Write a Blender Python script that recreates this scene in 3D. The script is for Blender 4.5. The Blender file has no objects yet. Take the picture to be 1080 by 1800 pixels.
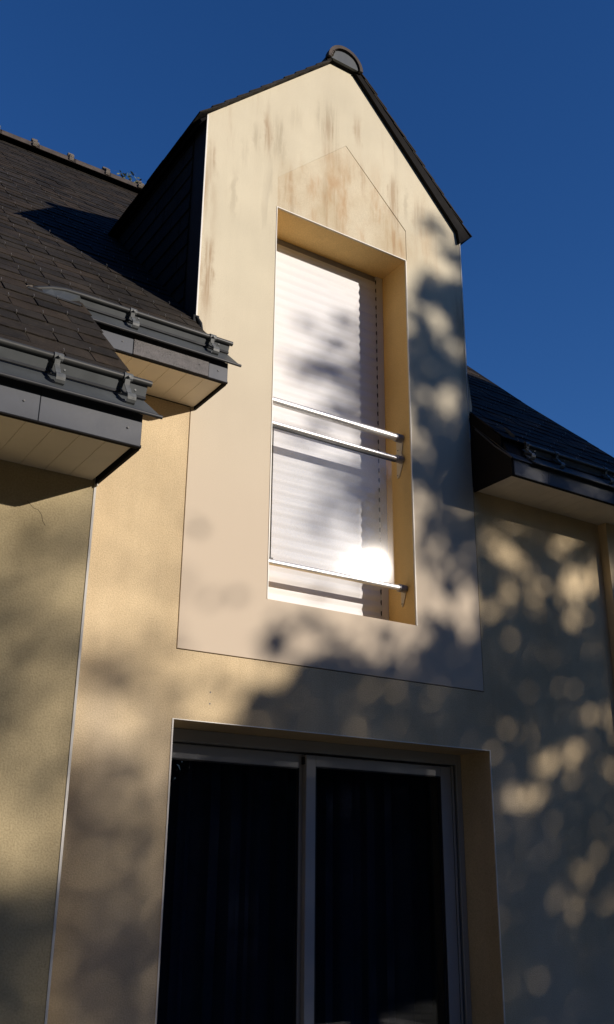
import bpy, math, random
import numpy as np
from mathutils import Vector, Matrix

random.seed(7)
rng = np.random.default_rng(11)
scene = bpy.context.scene
R = math.radians

# ------------------------------------------------------------------ camera
# Metres. Eye height is z = 0, the ground is at z = GROUND, the main facade is the plane y = FY.
GROUND = -1.5
FY = 4.3
cam = bpy.data.cameras.new('camera')
cam.sensor_fit = 'VERTICAL'
cam.sensor_height = 36.0
cam.lens = 36.0 * 1720.42 / 1800.0
cam.clip_start = 0.05
cam.clip_end = 600.0
camo = bpy.data.objects.new('camera', cam)
scene.collection.objects.link(camo)
M3 = Matrix(((0.83904005, -0.19882307, -0.50643972),
             (-0.5439831, -0.28996334, -0.7874031),
             (0.00970495, 0.93615739, -0.35144724)))
camo.matrix_world = M3.to_4x4()
scene.camera = camo

# ------------------------------------------------------------------ sky, sun, exposure
SUN_AZ, SUN_EL = 36.5, 17.2          # right of the direction straight out of the facade, above the horizon
SUN = Vector((math.sin(R(SUN_AZ)) * math.cos(R(SUN_EL)), -math.cos(R(SUN_AZ)) * math.cos(R(SUN_EL)), math.sin(R(SUN_EL))))
world = bpy.data.worlds.new('World')
scene.world = world
world.use_nodes = True
wn = world.node_tree
sky = wn.nodes.new('ShaderNodeTexSky')
sky.sky_type = 'NISHITA'
sky.sun_disc = False
sky.sun_elevation = R(SUN_EL)
sky.sun_rotation = R(180.0 - SUN_AZ)
sky.altitude = 300.0
sky.air_density = 1.0
sky.dust_density = 0.1
sky.ozone_density = 4.0
hsv = wn.nodes.new('ShaderNodeHueSaturation')      # the phone's deep blue
hsv.inputs['Hue'].default_value = 0.513
hsv.inputs['Saturation'].default_value = 1.21
wn.links.new(sky.outputs[0], hsv.inputs['Color'])
wn.links.new(hsv.outputs[0], wn.nodes['Background'].inputs[0])
wn.nodes['Background'].inputs[1].default_value = 0.115
sl = bpy.data.lights.new('sun', 'SUN')
sl.energy = 5.0
sl.angle = R(0.5)
sl.color = (1.0, 0.90, 0.79)
so = bpy.data.objects.new('sun', sl)
scene.collection.objects.link(so)
so.rotation_euler = (-SUN).to_track_quat('-Z', 'Y').to_euler()
vs = scene.view_settings
vs.view_transform = 'Standard'
vs.look = 'None'
vs.exposure = 0.0
vs.gamma = 1.0
vs.use_curve_mapping = False
scene.cycles.diffuse_bounces = 5
scene.cycles.max_bounces = 10
scene.cycles.transparent_max_bounces = 16
scene.cycles.sample_clamp_indirect = 3.0

# ------------------------------------------------------------------ material helpers
def new_mat(name):
    m = bpy.data.materials.new(name)
    m.use_nodes = True
    nt = m.node_tree
    return m, nt, nt.nodes['Principled BSDF']

def nd(nt, kind, **kw):
    n = nt.nodes.new(kind)
    for k, v in kw.items():
        if k.startswith('i_'):
            n.inputs[k[2:].replace('_', ' ')].default_value = v
        else:
            setattr(n, k, v)
    return n

def ramp(nt, src, stops):
    r = nt.nodes.new('ShaderNodeValToRGB')
    e = r.color_ramp.elements
    while len(e) < len(stops):
        e.new(0.5)
    for k, (p, c) in enumerate(stops):
        e[k].position = p
        e[k].color = c if len(c) == 4 else (*c, 1)
    nt.links.new(src, r.inputs[0])
    return r

def coords(nt, scale=(1, 1, 1), loc=(0, 0, 0)):
    g = nt.nodes.new('ShaderNodeNewGeometry')
    m = nt.nodes.new('ShaderNodeMapping')
    m.inputs['Scale'].default_value = scale
    m.inputs['Location'].default_value = loc
    nt.links.new(g.outputs['Position'], m.inputs[0])
    return m.outputs[0]

def noise(nt, vec, scale, detail=4.0, rough=0.55):
    n = nt.nodes.new('ShaderNodeTexNoise')
    n.inputs['Scale'].default_value = scale
    n.inputs['Detail'].default_value = detail
    n.inputs['Roughness'].default_value = rough
    nt.links.new(vec, n.inputs['Vector'])
    return n.outputs[0]

def mixc(nt, fac, a, b, mode='MIX'):
    m = nt.nodes.new('ShaderNodeMix')
    m.data_type = 'RGBA'
    m.blend_type = mode
    for sock, val in ((m.inputs[0], fac), (m.inputs[6], a), (m.inputs[7], b)):
        if hasattr(val, 'is_output'):
            nt.links.new(val, sock)
        elif isinstance(val, (int, float)):
            sock.default_value = val
        else:
            sock.default_value = (*val, 1)
    return m.outputs[2]

def math_n(nt, op, a, b=None, clamp=False):
    m = nt.nodes.new('ShaderNodeMath')
    m.operation = op
    m.use_clamp = clamp
    for k, v in enumerate((a, b)):
        if v is None:
            continue
        if hasattr(v, 'is_output'):
            nt.links.new(v, m.inputs[k])
        else:
            m.inputs[k].default_value = v
    return m.outputs[0]

def maprange(nt, v, a, b, c=0.0, d=1.0, smooth=True):
    m = nt.nodes.new('ShaderNodeMapRange')
    m.interpolation_type = 'SMOOTHSTEP' if smooth else 'LINEAR'
    nt.links.new(v, m.inputs[0])
    for k, x in zip((1, 2, 3, 4), (a, b, c, d)):
        m.inputs[k].default_value = x
    return m.outputs[0]

def bump(nt, bsdf, hs, strength=0.3, dist=0.002):
    b = nt.nodes.new('ShaderNodeBump')
    b.inputs['Strength'].default_value = strength
    b.inputs['Distance'].default_value = dist
    nt.links.new(hs, b.inputs['Height'])
    nt.links.new(b.outputs[0], bsdf.inputs['Normal'])

def sepxyz(nt, vec=None):
    s = nt.nodes.new('ShaderNodeSeparateXYZ')
    if vec is None:
        g = nt.nodes.new('ShaderNodeNewGeometry')
        vec = g.outputs['Position']
    nt.links.new(vec, s.inputs[0])
    return s.outputs

def render_mat(name, base, grain=0.35, bdist=0.003, gscale=170.0, mottle=0.1, rough=0.9, warm=None):
    """Sprayed render: coarse grain, faint patches, pits."""
    m, nt, b = new_mat(name)
    v = coords(nt)
    n1 = noise(nt, v, 1.7, 5, 0.6)
    n2 = noise(nt, v, gscale, 3, 0.6)
    dark = tuple(c * (1 - mottle * 1.6) for c in base)
    lite = tuple(min(1, c * (1 + mottle)) for c in base)
    c1 = ramp(nt, n1, [(0.3, dark), (0.7, lite)]).outputs[0]
    # rain-washed and trowelled variation: long soft verticals and broad patches
    nv = noise(nt, coords(nt, (4.5, 4.5, 0.45), (2, 0, 1)), 1.0, 5, 0.65)
    c1 = mixc(nt, 1.0, c1, ramp(nt, nv, [(0.3, (1 - mottle * 0.7, 1 - mottle * 0.85, 1 - mottle)), (0.65, (1.03, 1.03, 1.03))]).outputs[0], 'MULTIPLY')
    if warm is not None:
        n3 = noise(nt, coords(nt, (1, 1, 0.6), (3.1, 0, 7.7)), 0.9, 3, 0.5)
        c1 = mixc(nt, maprange(nt, n3, 0.5, 0.72, 0, 0.6), c1, warm)
    g = ramp(nt, n2, [(0.35, (0.84, 0.83, 0.81)), (0.6, (1.03, 1.03, 1.03))]).outputs[0]
    c2 = mixc(nt, 1.0, c1, g, 'MULTIPLY')
    # small dark pits
    vo = nt.nodes.new('ShaderNodeTexVoronoi')
    vo.inputs['Scale'].default_value = 26.0
    nt.links.new(v, vo.inputs['Vector'])
    pit = maprange(nt, vo.outputs['Distance'], 0.03, 0.085, 0.55, 0.0)
    pm = math_n(nt, 'MULTIPLY', pit, maprange(nt, noise(nt, v, 2.3, 2), 0.5, 0.62))
    c3 = mixc(nt, pm, c2, tuple(c * 0.35 for c in base))
    nt.links.new(c3, b.inputs['Base Color'])
    b.inputs['Roughness'].default_value = rough
    b.inputs['Specular IOR Level'].default_value = 0.25
    bump(nt, b, n2, grain, bdist)
    return m, nt, b, c3

MAT = {}
MAT['render'] = render_mat('yellow_coarse_render', (0.66, 0.525, 0.33), 0.55, 0.0035, 150, 0.12, warm=(0.64, 0.55, 0.43))[0]
MAT['render_wing'] = render_mat('greenish_coarse_render', (0.55, 0.455, 0.275), 0.6, 0.004, 140, 0.13)[0]
MAT['reveal'] = render_mat('ochre_reveal_render', (0.77, 0.54, 0.23), 0.2, 0.0015, 190, 0.07)[0]

# runs on the gable: x, half width, top, bottom, strength, 0 grey / 1 brown
STREAKS = [(2.366, 0.024, 4.45, 4.19, 0.55, 0), (2.447, 0.029, 4.56, 4.16, 0.75, 1), (2.522, 0.034, 4.59, 4.17, 0.65, 0), (2.567, 0.017, 4.43, 4.15, 0.5, 0), (2.891, 0.078, 4.9, 4.48, 0.6, 0), (2.905, 0.037, 4.79, 4.5, 0.5, 1), (2.928, 0.064, 4.59, 4.34, 0.4, 1), (3.138, 0.029, 4.91, 4.61, 0.6, 1), (2.073, 0.023, 4.17, 3.88, 0.65, 1), (2.217, 0.019, 4.02, 3.62, 0.45, 0), (3.427, 0.034, 4.54, 4.07, 0.75, 1), (3.459, 0.025, 4.49, 3.92, 0.6, 1), (3.55, 0.015, 4.48, 4.15, 0.5, 0), (3.19, 0.019, 4.53, 4.18, 0.4, 1), (2.081, 0.029, 3.47, 2.9, 0.9, 1), (3.647, 0.041, 4.45, 4.05, 0.45, 1), (2.647, 0.044, 4.75, 4.48, 0.25, 0), (2.282, 0.02, 4.32, 4.04, 0.25, 0)]

def stained_panel(name, base, low, stain_amount):
    """Smooth render, paler at the top and pinker lower down, with brown and grey runs under the verge
    and beside the corners and a band of run-off over the window."""
    m, nt, b, _ = render_mat(name, base, 0.22, 0.0018, 210, 0.05)
    col = b.inputs['Base Color'].links[0].from_socket
    s = sepxyz(nt)
    z = s[2]
    x = s[0]
    lowm = maprange(nt, z, 1.2, 3.6, 1.0, 0.0)
    col = mixc(nt, lowm, col, low)
    # vertical runs: noise squeezed across, stretched down
    r1 = noise(nt, coords(nt, (13, 1, 1.15), (0.4, 0, 2.2)), 1.0, 4, 0.6)
    r2 = noise(nt, coords(nt, (5.0, 1, 0.8), (5.4, 0, 1.1)), 1.0, 3, 0.5)
    r3 = noise(nt, coords(nt, (40, 1, 2.5), (1.4, 0, 8.2)), 1.0, 3, 0.5)
    runs = math_n(nt, 'MULTIPLY', maprange(nt, r1, 0.52, 0.68), maprange(nt, r2, 0.46, 0.6))
    env = math_n(nt, 'MULTIPLY', maprange(nt, z, 3.1, 4.0), maprange(nt, z, 5.05, 4.75))
    runs = math_n(nt, 'MULTIPLY', math_n(nt, 'MULTIPLY', runs, env), 0.55)
    wob = noise(nt, coords(nt, (3, 1, 5)), 2.0, 4, 0.6)
    xs = math_n(nt, 'ADD', x, math_n(nt, 'MULTIPLY', math_n(nt, 'SUBTRACT', wob, 0.5), 0.09))
    fib = maprange(nt, noise(nt, coords(nt, (55, 1, 3)), 1.0, 3, 0.6), 0.38, 0.58, 0.3, 1.0)
    tot = [None, None]
    for cx, wd, zt, zb, st_, h in STREAKS:
        mx_ = maprange(nt, math_n(nt, 'ABSOLUTE', math_n(nt, 'SUBTRACT', xs, cx)), wd * 1.45, wd * 0.45, 0.0, st_)
        mz_ = math_n(nt, 'MULTIPLY', maprange(nt, z, zb - 0.02, zb + 0.5 * (zt - zb)), maprange(nt, z, zt + 0.04, zt - 0.12))
        mk = math_n(nt, 'MULTIPLY', mx_, mz_)
        tot[h] = mk if tot[h] is None else math_n(nt, 'MAXIMUM', tot[h], mk)
    tot = [math_n(nt, 'MULTIPLY', t_, fib) for t_ in tot]
    hue = noise(nt, coords(nt, (2, 1, 1), (9, 0, 3)), 1.6, 2, 0.5)
    stain = mixc(nt, maprange(nt, hue, 0.42, 0.58), (0.34, 0.29, 0.21), (0.40, 0.25, 0.13))
    col = mixc(nt, math_n(nt, 'MULTIPLY', runs, stain_amount), col, stain)
    col = mixc(nt, math_n(nt, 'MULTIPLY', tot[0], 0.75), col, (0.34, 0.285, 0.20))
    col = mixc(nt, math_n(nt, 'MULTIPLY', tot[1], 0.8), col, (0.33, 0.22, 0.13))
    # fine brown drips, strongest over the window head
    e2 = math_n(nt, 'MULTIPLY', maprange(nt, z, 3.75, 3.95), maprange(nt, z, 4.72, 4.15))
    e2 = math_n(nt, 'MULTIPLY', e2, math_n(nt, 'MULTIPLY', maprange(nt, x, 2.45, 2.62), maprange(nt, x, 4.0, 3.5)))
    blot = noise(nt, coords(nt, (2.6, 1, 1.5), (6.1, 0, 2.4)), 1.0, 4, 0.6)
    col = mixc(nt, math_n(nt, 'MULTIPLY', math_n(nt, 'MULTIPLY', maprange(nt, blot, 0.35, 0.7), e2), 0.85 * stain_amount), col, (0.46, 0.36, 0.22))
    blot2 = noise(nt, coords(nt, (6.5, 1, 2.0), (1.1, 0, 4.4)), 1.0, 4, 0.65)
    col = mixc(nt, math_n(nt, 'MULTIPLY', math_n(nt, 'MULTIPLY', maprange(nt, blot2, 0.5, 0.7), e2), 0.6 * stain_amount), col, (0.44, 0.25, 0.11))
    d2 = math_n(nt, 'MULTIPLY', math_n(nt, 'MULTIPLY', maprange(nt, r3, 0.5, 0.72), maprange(nt, blot, 0.4, 0.6)), e2)
    col = mixc(nt, math_n(nt, 'MULTIPLY', d2, 0.6 * stain_amount), col, (0.36, 0.21, 0.10))
    # run down the left corner
    e3 = math_n(nt, 'MULTIPLY', maprange(nt, x, 2.14, 2.03), maprange(nt, noise(nt, coords(nt, (9, 1, 1.6)), 1.0, 4), 0.44, 0.62))
    e3 = math_n(nt, 'MULTIPLY', e3, math_n(nt, 'MULTIPLY', maprange(nt, z, 2.7, 3.0), maprange(nt, z, 4.2, 3.7)))
    col = mixc(nt, math_n(nt, 'MULTIPLY', e3, 0.7), col, (0.36, 0.24, 0.14))
    # darker brown mottling towards the right corner
    e4 = math_n(nt, 'MULTIPLY', maprange(nt, x, 3.88, 4.02), maprange(nt, noise(nt, coords(nt, (6, 1, 1.3), (2, 0, 5)), 1.0, 4), 0.42, 0.6))
    e4 = math_n(nt, 'MULTIPLY', e4, maprange(nt, z, 2.6, 3.2))
    col = mixc(nt, math_n(nt, 'MULTIPLY', e4, 0.55), col, (0.16, 0.12, 0.08))
    nt.links.new(col, b.inputs['Base Color'])
    return m

MAT['panel'] = stained_panel('smooth_cream_render', (0.665, 0.605, 0.46), (0.59, 0.495, 0.385), 0.6)
MAT['panel_head'] = stained_panel('smooth_stained_render', (0.66, 0.585, 0.435), (0.60, 0.51, 0.38), 1.0)
MAT['joint'] = render_mat('dark_joint_back', (0.13, 0.10, 0.07), 0.2, 0.001)[0]

def plain(name, col, rough=0.5, metal=0.0, spec=0.5, var=0.12, scale=9.0, bstr=0.12, bdist=0.0012, streak=(1, 1, 1)):
    m, nt, b = new_mat(name)
    v = coords(nt, streak)
    n = noise(nt, v, scale, 5, 0.6)
    c = ramp(nt, n, [(0.28, tuple(x * (1 - var * 1.5) for x in col)), (0.72, tuple(min(1, x * (1 + var)) for x in col))]).outputs[0]
    nt.links.new(c, b.inputs['Base Color'])
    b.inputs['Metallic'].default_value = metal
    b.inputs['Specular IOR Level'].default_value = 0.08 if name in ('roof_deck', 'dark_edge_trim', 'dark_flashing', 'grey_cheek_board') else spec
    r = maprange(nt, n, 0.3, 0.7, rough - 0.06, rough + 0.08)
    nt.links.new(r, b.inputs['Roughness'])
    bump(nt, b, noise(nt, v, scale * 9, 3), bstr, bdist)
    return m


MAT['bead'] = plain('white_corner_bead', (0.80, 0.77, 0.70), 0.5, var=0.06)
MAT['zinc'] = plain('weathered_zinc', (0.060, 0.068, 0.073), 0.5, 0.0, 0.45, 0.16, 5.0)
MAT['zinc_dark'] = plain('dark_zinc', (0.035, 0.038, 0.043), 0.45, 0.0, 0.45, 0.2, 6.0)
MAT['zinc_pipe'] = plain('grey_rolled_zinc', (0.040, 0.042, 0.041), 0.42, 0.0, 0.5, 0.16, 6.0)
MAT['bracket'] = plain('galvanised_bracket', (0.11, 0.118, 0.12), 0.4, 0.0, 0.5, 0.2, 30.0)
MAT['fascia'] = plain('slate_grey_fascia', (0.066, 0.074, 0.092), 0.5, 0, 0.35, 0.14, 7.0)
MAT['fascia_rough'] = plain('rough_slate_fascia', (0.085, 0.078, 0.080), 0.5, 0, 0.5, 0.4, 22.0, 0.7, 0.004, (1, 1, 1.6))
MAT['edge_dark'] = plain('dark_edge_trim', (0.010, 0.009, 0.0085), 0.7)
MAT['soffit'] = plain('cream_soffit_board', (0.72, 0.65, 0.53), 0.55, var=0.08, scale=3)
MAT['deck'] = plain('roof_deck', (0.010, 0.009, 0.009), 0.9)
MAT['lead'] = plain('dark_flashing', (0.02, 0.022, 0.026), 0.6)
MAT['cheek'] = plain('grey_cheek_board', (0.06, 0.053, 0.05), 0.65)
MAT['pvc'] = plain('white_pvc', (0.72, 0.725, 0.745), 0.55, 0.0, 0.35, var=0.03, scale=3, bstr=0.04)
MAT['pvc_frame'] = plain('grey_white_frame', (0.34, 0.345, 0.36), 0.4, var=0.04, scale=3, bstr=0.04)
MAT['steel'] = plain('brushed_steel', (0.80, 0.79, 0.77), 0.4, 0.75, 0.5, 0.05, 60.0, 0.06, 0.0004, (0.1, 1, 1))
MAT['cap'] = plain('grey_plastic_cap', (0.27, 0.27, 0.31), 0.5)
MAT['plate'] = plain('painted_wall_plate', (0.62, 0.54, 0.40), 0.5)
MAT['gasket'] = plain('black_gasket', (0.012, 0.012, 0.013), 0.6)
MAT['steel_hook'] = plain('steel_hook', (0.5, 0.48, 0.45), 0.35, 0.6, 0.5, 0.1, 50)
MAT['ridge'] = plain('brown_grey_ridge_tile', (0.075, 0.06, 0.052), 0.8, 0, 0.3, 0.35, 14, 0.5, 0.004)
MAT['mortar'] = plain('lime_mortar', (0.15, 0.13, 0.11), 0.9, 0, 0.2, 0.35, 25, 0.8, 0.006)
MAT['interior'] = plain('dark_room', (0.03, 0.028, 0.028), 0.9)
MAT['curtain'] = plain('dark_blue_curtain', (0.075, 0.088, 0.11), 0.9)
MAT['bark'] = plain('bark', (0.07, 0.052, 0.038), 0.9, 0, 0.2, 0.3, 6, 0.8, 0.02, (3, 3, 0.6))
MAT['lawn'] = plain('lawn', (0.025, 0.038, 0.013), 0.95, 0, 0.1, 0.3, 1.5)
MAT['terrace'] = plain('terrace_concrete', (0.16, 0.145, 0.12), 0.85, 0, 0.3, 0.15, 3.0)
MAT['screw'] = plain('screw_head', (0.10, 0.10, 0.10), 0.5)

def slate_mat():
    m, nt, b = new_mat('old_slate')
    oi = nt.nodes.new('ShaderNodeObjectInfo')
    g = nt.nodes.new('ShaderNodeNewGeometry')
    rnd = math_n(nt, 'FRACT', math_n(nt, 'ADD', oi.outputs['Random'], g.outputs['Random Per Island']))
    base = ramp(nt, rnd, [(0.0, (0.020, 0.0185, 0.017)), (0.45, (0.029, 0.0255, 0.022)), (0.85, (0.038, 0.030, 0.023)), (1.0, (0.027, 0.026, 0.027))]).outputs[0]
    v = coords(nt)
    n1 = noise(nt, v, 4.0, 6, 0.65)
    n2 = noise(nt, coords(nt, (1, 1, 1), (4, 2, 9)), 38.0, 4, 0.7)
    c = mixc(nt, 1.0, base, ramp(nt, n1, [(0.3, (0.50, 0.50, 0.50)), (0.7, (1.35, 1.3, 1.2))]).outputs[0], 'MULTIPLY')
    c = mixc(nt, maprange(nt, n2, 0.56, 0.74, 0, 0.5), c, (0.075, 0.055, 0.038))
    nt.links.new(c, b.inputs['Base Color'])
    b.inputs['Roughness'].default_value = 0.75
    b.inputs['Specular IOR Level'].default_value = 0.15
    bump(nt, b, noise(nt, coords(nt, (1, 1.6, 1.6)), 42.0, 6, 0.75), 0.8, 0.006)
    return m
MAT['slate'] = slate_mat()

def leaf_mat(name, a, b_):
    m, nt, b = new_mat(name)
    g = nt.nodes.new('ShaderNodeNewGeometry')
    nt.links.new(ramp(nt, g.outputs['Random Per Island'], [(0, a), (1, b_)]).outputs[0], b.inputs['Base Color'])
    b.inputs['Roughness'].default_value = 0.6
    return m
MAT['leaf'] = leaf_mat('broad_leaves', (0.035, 0.06, 0.018), (0.07, 0.10, 0.03))
MAT['leaf_dark'] = leaf_mat('dark_leaves', (0.02, 0.035, 0.012), (0.045, 0.06, 0.02))
MAT['weed'] = leaf_mat('weed_leaves', (0.07, 0.11, 0.035), (0.16, 0.17, 0.07))

def glass_mat(name, rough, tint, smear=False):
    m = bpy.data.materials.new(name)
    m.use_nodes = True
    nt = m.node_tree
    nt.nodes.remove(nt.nodes['Principled BSDF'])
    out = nt.nodes['Material Output']
    tr = nt.nodes.new('ShaderNodeBsdfTransparent')
    tr.inputs[0].default_value = (*tint, 1)
    gl = nt.nodes.new('ShaderNodeBsdfGlossy')
    gl.inputs['Roughness'].default_value = rough
    # Schlick reflectance, the same from either face of the pane
    ge = nt.nodes.new('ShaderNodeNewGeometry')
    vm = nt.nodes.new('ShaderNodeVectorMath')
    vm.operation = 'DOT_PRODUCT'
    nt.links.new(ge.outputs['Normal'], vm.inputs[0])
    nt.links.new(ge.outputs['Incoming'], vm.inputs[1])
    om = math_n(nt, 'SUBTRACT', 1.0, math_n(nt, 'ABSOLUTE', vm.outputs['Value']), True)
    f2 = math_n(nt, 'ADD', math_n(nt, 'MULTIPLY', math_n(nt, 'POWER', om, 5.0), 0.95), 0.045)
    mx = nt.nodes.new('ShaderNodeMixShader')
    nt.links.new(f2, mx.inputs[0])
    nt.links.new(tr.outputs[0], mx.inputs[1])
    refl = gl.outputs[0]
    if smear:      # clean reflection under a haze of dust
        g2 = nt.nodes.new('ShaderNodeBsdfGlossy')
        g2.inputs['Roughness'].default_value = 0.006
        mg = nt.nodes.new('ShaderNodeMixShader')
        mg.inputs[0].default_value = 0.26
        nt.links.new(g2.outputs[0], mg.inputs[1])
        nt.links.new(refl, mg.inputs[2])
        refl = mg.outputs[0]
    nt.links.new(refl, mx.inputs[2])
    res = mx.outputs[0]
    if smear:
        df = nt.nodes.new('ShaderNodeBsdfDiffuse')
        df.inputs[0].default_value = (0.7, 0.7, 0.7, 1)
        m2 = nt.nodes.new('ShaderNodeMixShader')
        n = noise(nt, coords(nt, (1, 1, 1.3)), 90.0, 5, 0.8)
        n0 = noise(nt, coords(nt), 2.2, 3, 0.6)
        f = math_n(nt, 'ADD', maprange(nt, n, 0.5, 0.75, 0.0, 0.10), maprange(nt, n0, 0.3, 0.8, 0.03, 0.09))
        nt.links.new(f, m2.inputs[0])
        nt.links.new(res, m2.inputs[1])
        nt.links.new(df.outputs[0], m2.inputs[2])
        res = m2.outputs[0]
    nt.links.new(res, out.inputs[0])
    return m
MAT['guard_glass'] = glass_mat('dusty_guard_glass', 0.046, (0.985, 0.988, 0.99), True)
MAT['door_glass'] = glass_mat('dark_door_glass', 0.0, (0.62, 0.65, 0.72))

# ------------------------------------------------------------------ mesh helpers
class MB:
    """Collects shapes in world metres; build() links them as one mesh object."""
    def __init__(self):
        self.v, self.f = [], []
    def add(self, vs_, fs_):
        n = len(self.v)
        self.v += [tuple(p) for p in vs_]
        self.f += [tuple(i + n for i in f) for f in fs_]
        return self
    def box(self, x0, x1, y0, y1, z0, z1):
        return self.add([(x0, y0, z0), (x1, y0, z0), (x1, y1, z0), (x0, y1, z0), (x0, y0, z1), (x1, y0, z1), (x1, y1, z1), (x0, y1, z1)],
                        [(0, 3, 2, 1), (4, 5, 6, 7), (0, 1, 5, 4), (1, 2, 6, 5), (2, 3, 7, 6), (3, 0, 4, 7)])
    def prism_y(self, pts, y0, y1):
        """pts: (x, z), counter-clockwise seen from the front (-y)."""
        n = len(pts)
        return self.add([(x, y0, z) for x, z in pts] + [(x, y1, z) for x, z in pts],
                        [tuple(range(n)), tuple(range(2 * n - 1, n - 1, -1))] + [(i, i + n, (i + 1) % n + n, (i + 1) % n) for i in range(n)])
    def prism_x(self, pts, x0, x1):
        """pts: (y, z)."""
        n = len(pts)
        return self.add([(x0, y, z) for y, z in pts] + [(x1, y, z) for y, z in pts],
                        [tuple(range(n - 1, -1, -1)), tuple(range(n, 2 * n))] + [(i, (i + 1) % n, (i + 1) % n + n, i + n) for i in range(n)])
    def tube(self, pts, r, n=12, r1=None):
        pts = [Vector(p) for p in pts]
        rings = []
        for i, p in enumerate(pts):
            a = pts[max(i - 1, 0)]
            b = pts[min(i + 1, len(pts) - 1)]
            d = (b - a).normalized()
            u = d.cross(Vector((0, 0, 1)))
            if u.length < 1e-3:
                u = d.cross(Vector((0, 1, 0)))
            u.normalize()
            w = d.cross(u)
            rr = r if r1 is None else r + (r1 - r) * i / (len(pts) - 1)
            rings.append([p + u * (rr * math.cos(2 * math.pi * k / n)) + w * (rr * math.sin(2 * math.pi * k / n)) for k in range(n)])
        vs_ = [q for rg in rings for q in rg]
        fs_ = []
        for i in range(len(pts) - 1):
            for k in range(n):
                k2 = (k + 1) % n
                fs_.append((i * n + k, i * n + k2, (i + 1) * n + k2, (i + 1) * n + k))
        fs_.append(tuple(range(n - 1, -1, -1)))
        fs_.append(tuple(range((len(pts) - 1) * n, len(pts) * n)))
        return self.add(vs_, fs_)
    def ribbon_x(self, prof, x0, x1, th):
        """A bent strip: prof is a list of (y, z), given thickness th, extruded from x0 to x1."""
        n = len(prof)
        off = []
        for i in range(n):
            a = Vector(prof[max(i - 1, 0)])
            b = Vector(prof[min(i + 1, n - 1)])
            d = (b - a).normalized()
            off.append((prof[i][0] - d.y * th, prof[i][1] + d.x * th))
        vs_ = [(x0, *p) for p in prof] + [(x1, *p) for p in prof] + [(x0, *p) for p in off] + [(x1, *p) for p in off]
        fs_ = []
        for i in range(n - 1):
            fs_ += [(i, i + 1, n + i + 1, n + i), (2 * n + i, 3 * n + i, 3 * n + i + 1, 2 * n + i + 1),
                    (i, 2 * n + i, 2 * n + i + 1, i + 1), (n + i, n + i + 1, 3 * n + i + 1, 3 * n + i)]
        fs_ += [(0, n, 3 * n, 2 * n), (n - 1, 3 * n - 1, 4 * n - 1, 2 * n - 1)]
        return self.add(vs_, fs_)
    def mesh(self, name, mat, smooth=False, bevel=0.0):
        import bmesh
        me = bpy.data.meshes.new(name)
        me.from_pydata(self.v, [], self.f)
        bm = bmesh.new()
        bm.from_mesh(me)
        if bevel > 0:
            bmesh.ops.bevel(bm, geom=bm.edges[:] + bm.verts[:], offset=bevel, segments=1, affect='EDGES')
        bmesh.ops.recalc_face_normals(bm, faces=bm.faces)
        bm.to_mesh(me)
        bm.free()
        me.materials.append(MAT[mat])
        if smooth:
            for p in me.polygons:
                p.use_smooth = len(p.vertices) <= 4
            me.set_sharp_from_angle(angle=R(38))
        return me
    def build(self, name, mat, parent=None, smooth=False, bevel=0.0, **props):
        return link(name, self.mesh(name, mat, smooth, bevel), parent, (0, 0, 0), **props)

WL = {}
def link(name, me, parent=None, world=(0, 0, 0), **props):
    o = bpy.data.objects.new(name, me)
    scene.collection.objects.link(o)
    wloc = Vector(world)
    if parent is not None:
        o.parent = parent
        o.location = wloc - WL[parent]
    else:
        o.location = wloc
    WL[o] = wloc
    for k, v in props.items():
        o[k] = v
    return o

def thing(name, loc, label, cat, group=None):
    o = bpy.data.objects.new(name, None)
    o.empty_display_size = 0.3
    scene.collection.objects.link(o)
    o.location = loc
    WL[o] = Vector(loc)
    o['label'] = label
    o['category'] = cat
    if group:
        o['group'] = group
    return o

# ------------------------------------------------------------------ setting
MB().box(-150, 150, -150, 150, GROUND - 0.3, GROUND).build('lawn', 'lawn', kind='structure')
MB().box(-3.0, 7.5, -0.6, 3.48, GROUND + 0.004, GROUND + 0.06).build('terrace', 'terrace', kind='structure')

# ------------------------------------------------------------------ the house
house = thing('house', (2.0, 6.5, GROUND), 'rendered house with a slate roof and a tall gabled dormer over a sliding door', 'house')
H = house
# measured on the photograph
DX0, DX1 = 2.021, 4.022             # dormer front, left and right edges
WX0, WX1, WZ0, WZ1 = 2.525, 3.527, 1.380, 3.872   # upper opening
OX0, OX1, OZ1 = 2.022, 4.043, 0.708               # sliding door opening
PZ0 = 1.053                          # lower edge of the smooth panel
RX1 = 5.42                           # right end of the roof
LX0 = -2.2                           # left end of the house
RK = 1.414                           # roof surface: z = y - RK
G = 0.006                            # half width of a joint
SK = 0.012                           # render skin thickness
BY = FY + SK

# structural wall behind the render skin
w = MB()
e_ = 0.052
w.prism_y([(1.0, GROUND), (OX0 - e_, GROUND), (OX0 - e_, OZ1 + e_), (OX1 + e_, OZ1 + e_), (OX1 + e_, GROUND), (5.4, GROUND), (5.4, 2.36), (4.03, 2.36), (4.03, WZ0 - e_), (1.0, WZ0 - e_)], BY, BY + 0.24)
w.box(1.0, WX0 - e_, BY, BY + 0.24, WZ0 - e_, 2.36)
w.build('wall_core', 'joint', H)
w = MB()
w.prism_y([(DX0 + 0.004, 2.36), (WX0 - e_, 2.36), (WX0 - e_, WZ1 + e_), (WX1 + e_, WZ1 + e_), (WX1 + e_, WZ0 - e_), (DX1 - 0.004, WZ0 - e_), (DX1 - 0.004, 4.24), (3.09, 5.2), (2.93, 5.2), (DX0 + 0.004, 4.30)], BY, BY + 0.24)
w.build('dormer_core', 'joint', H)

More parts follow.
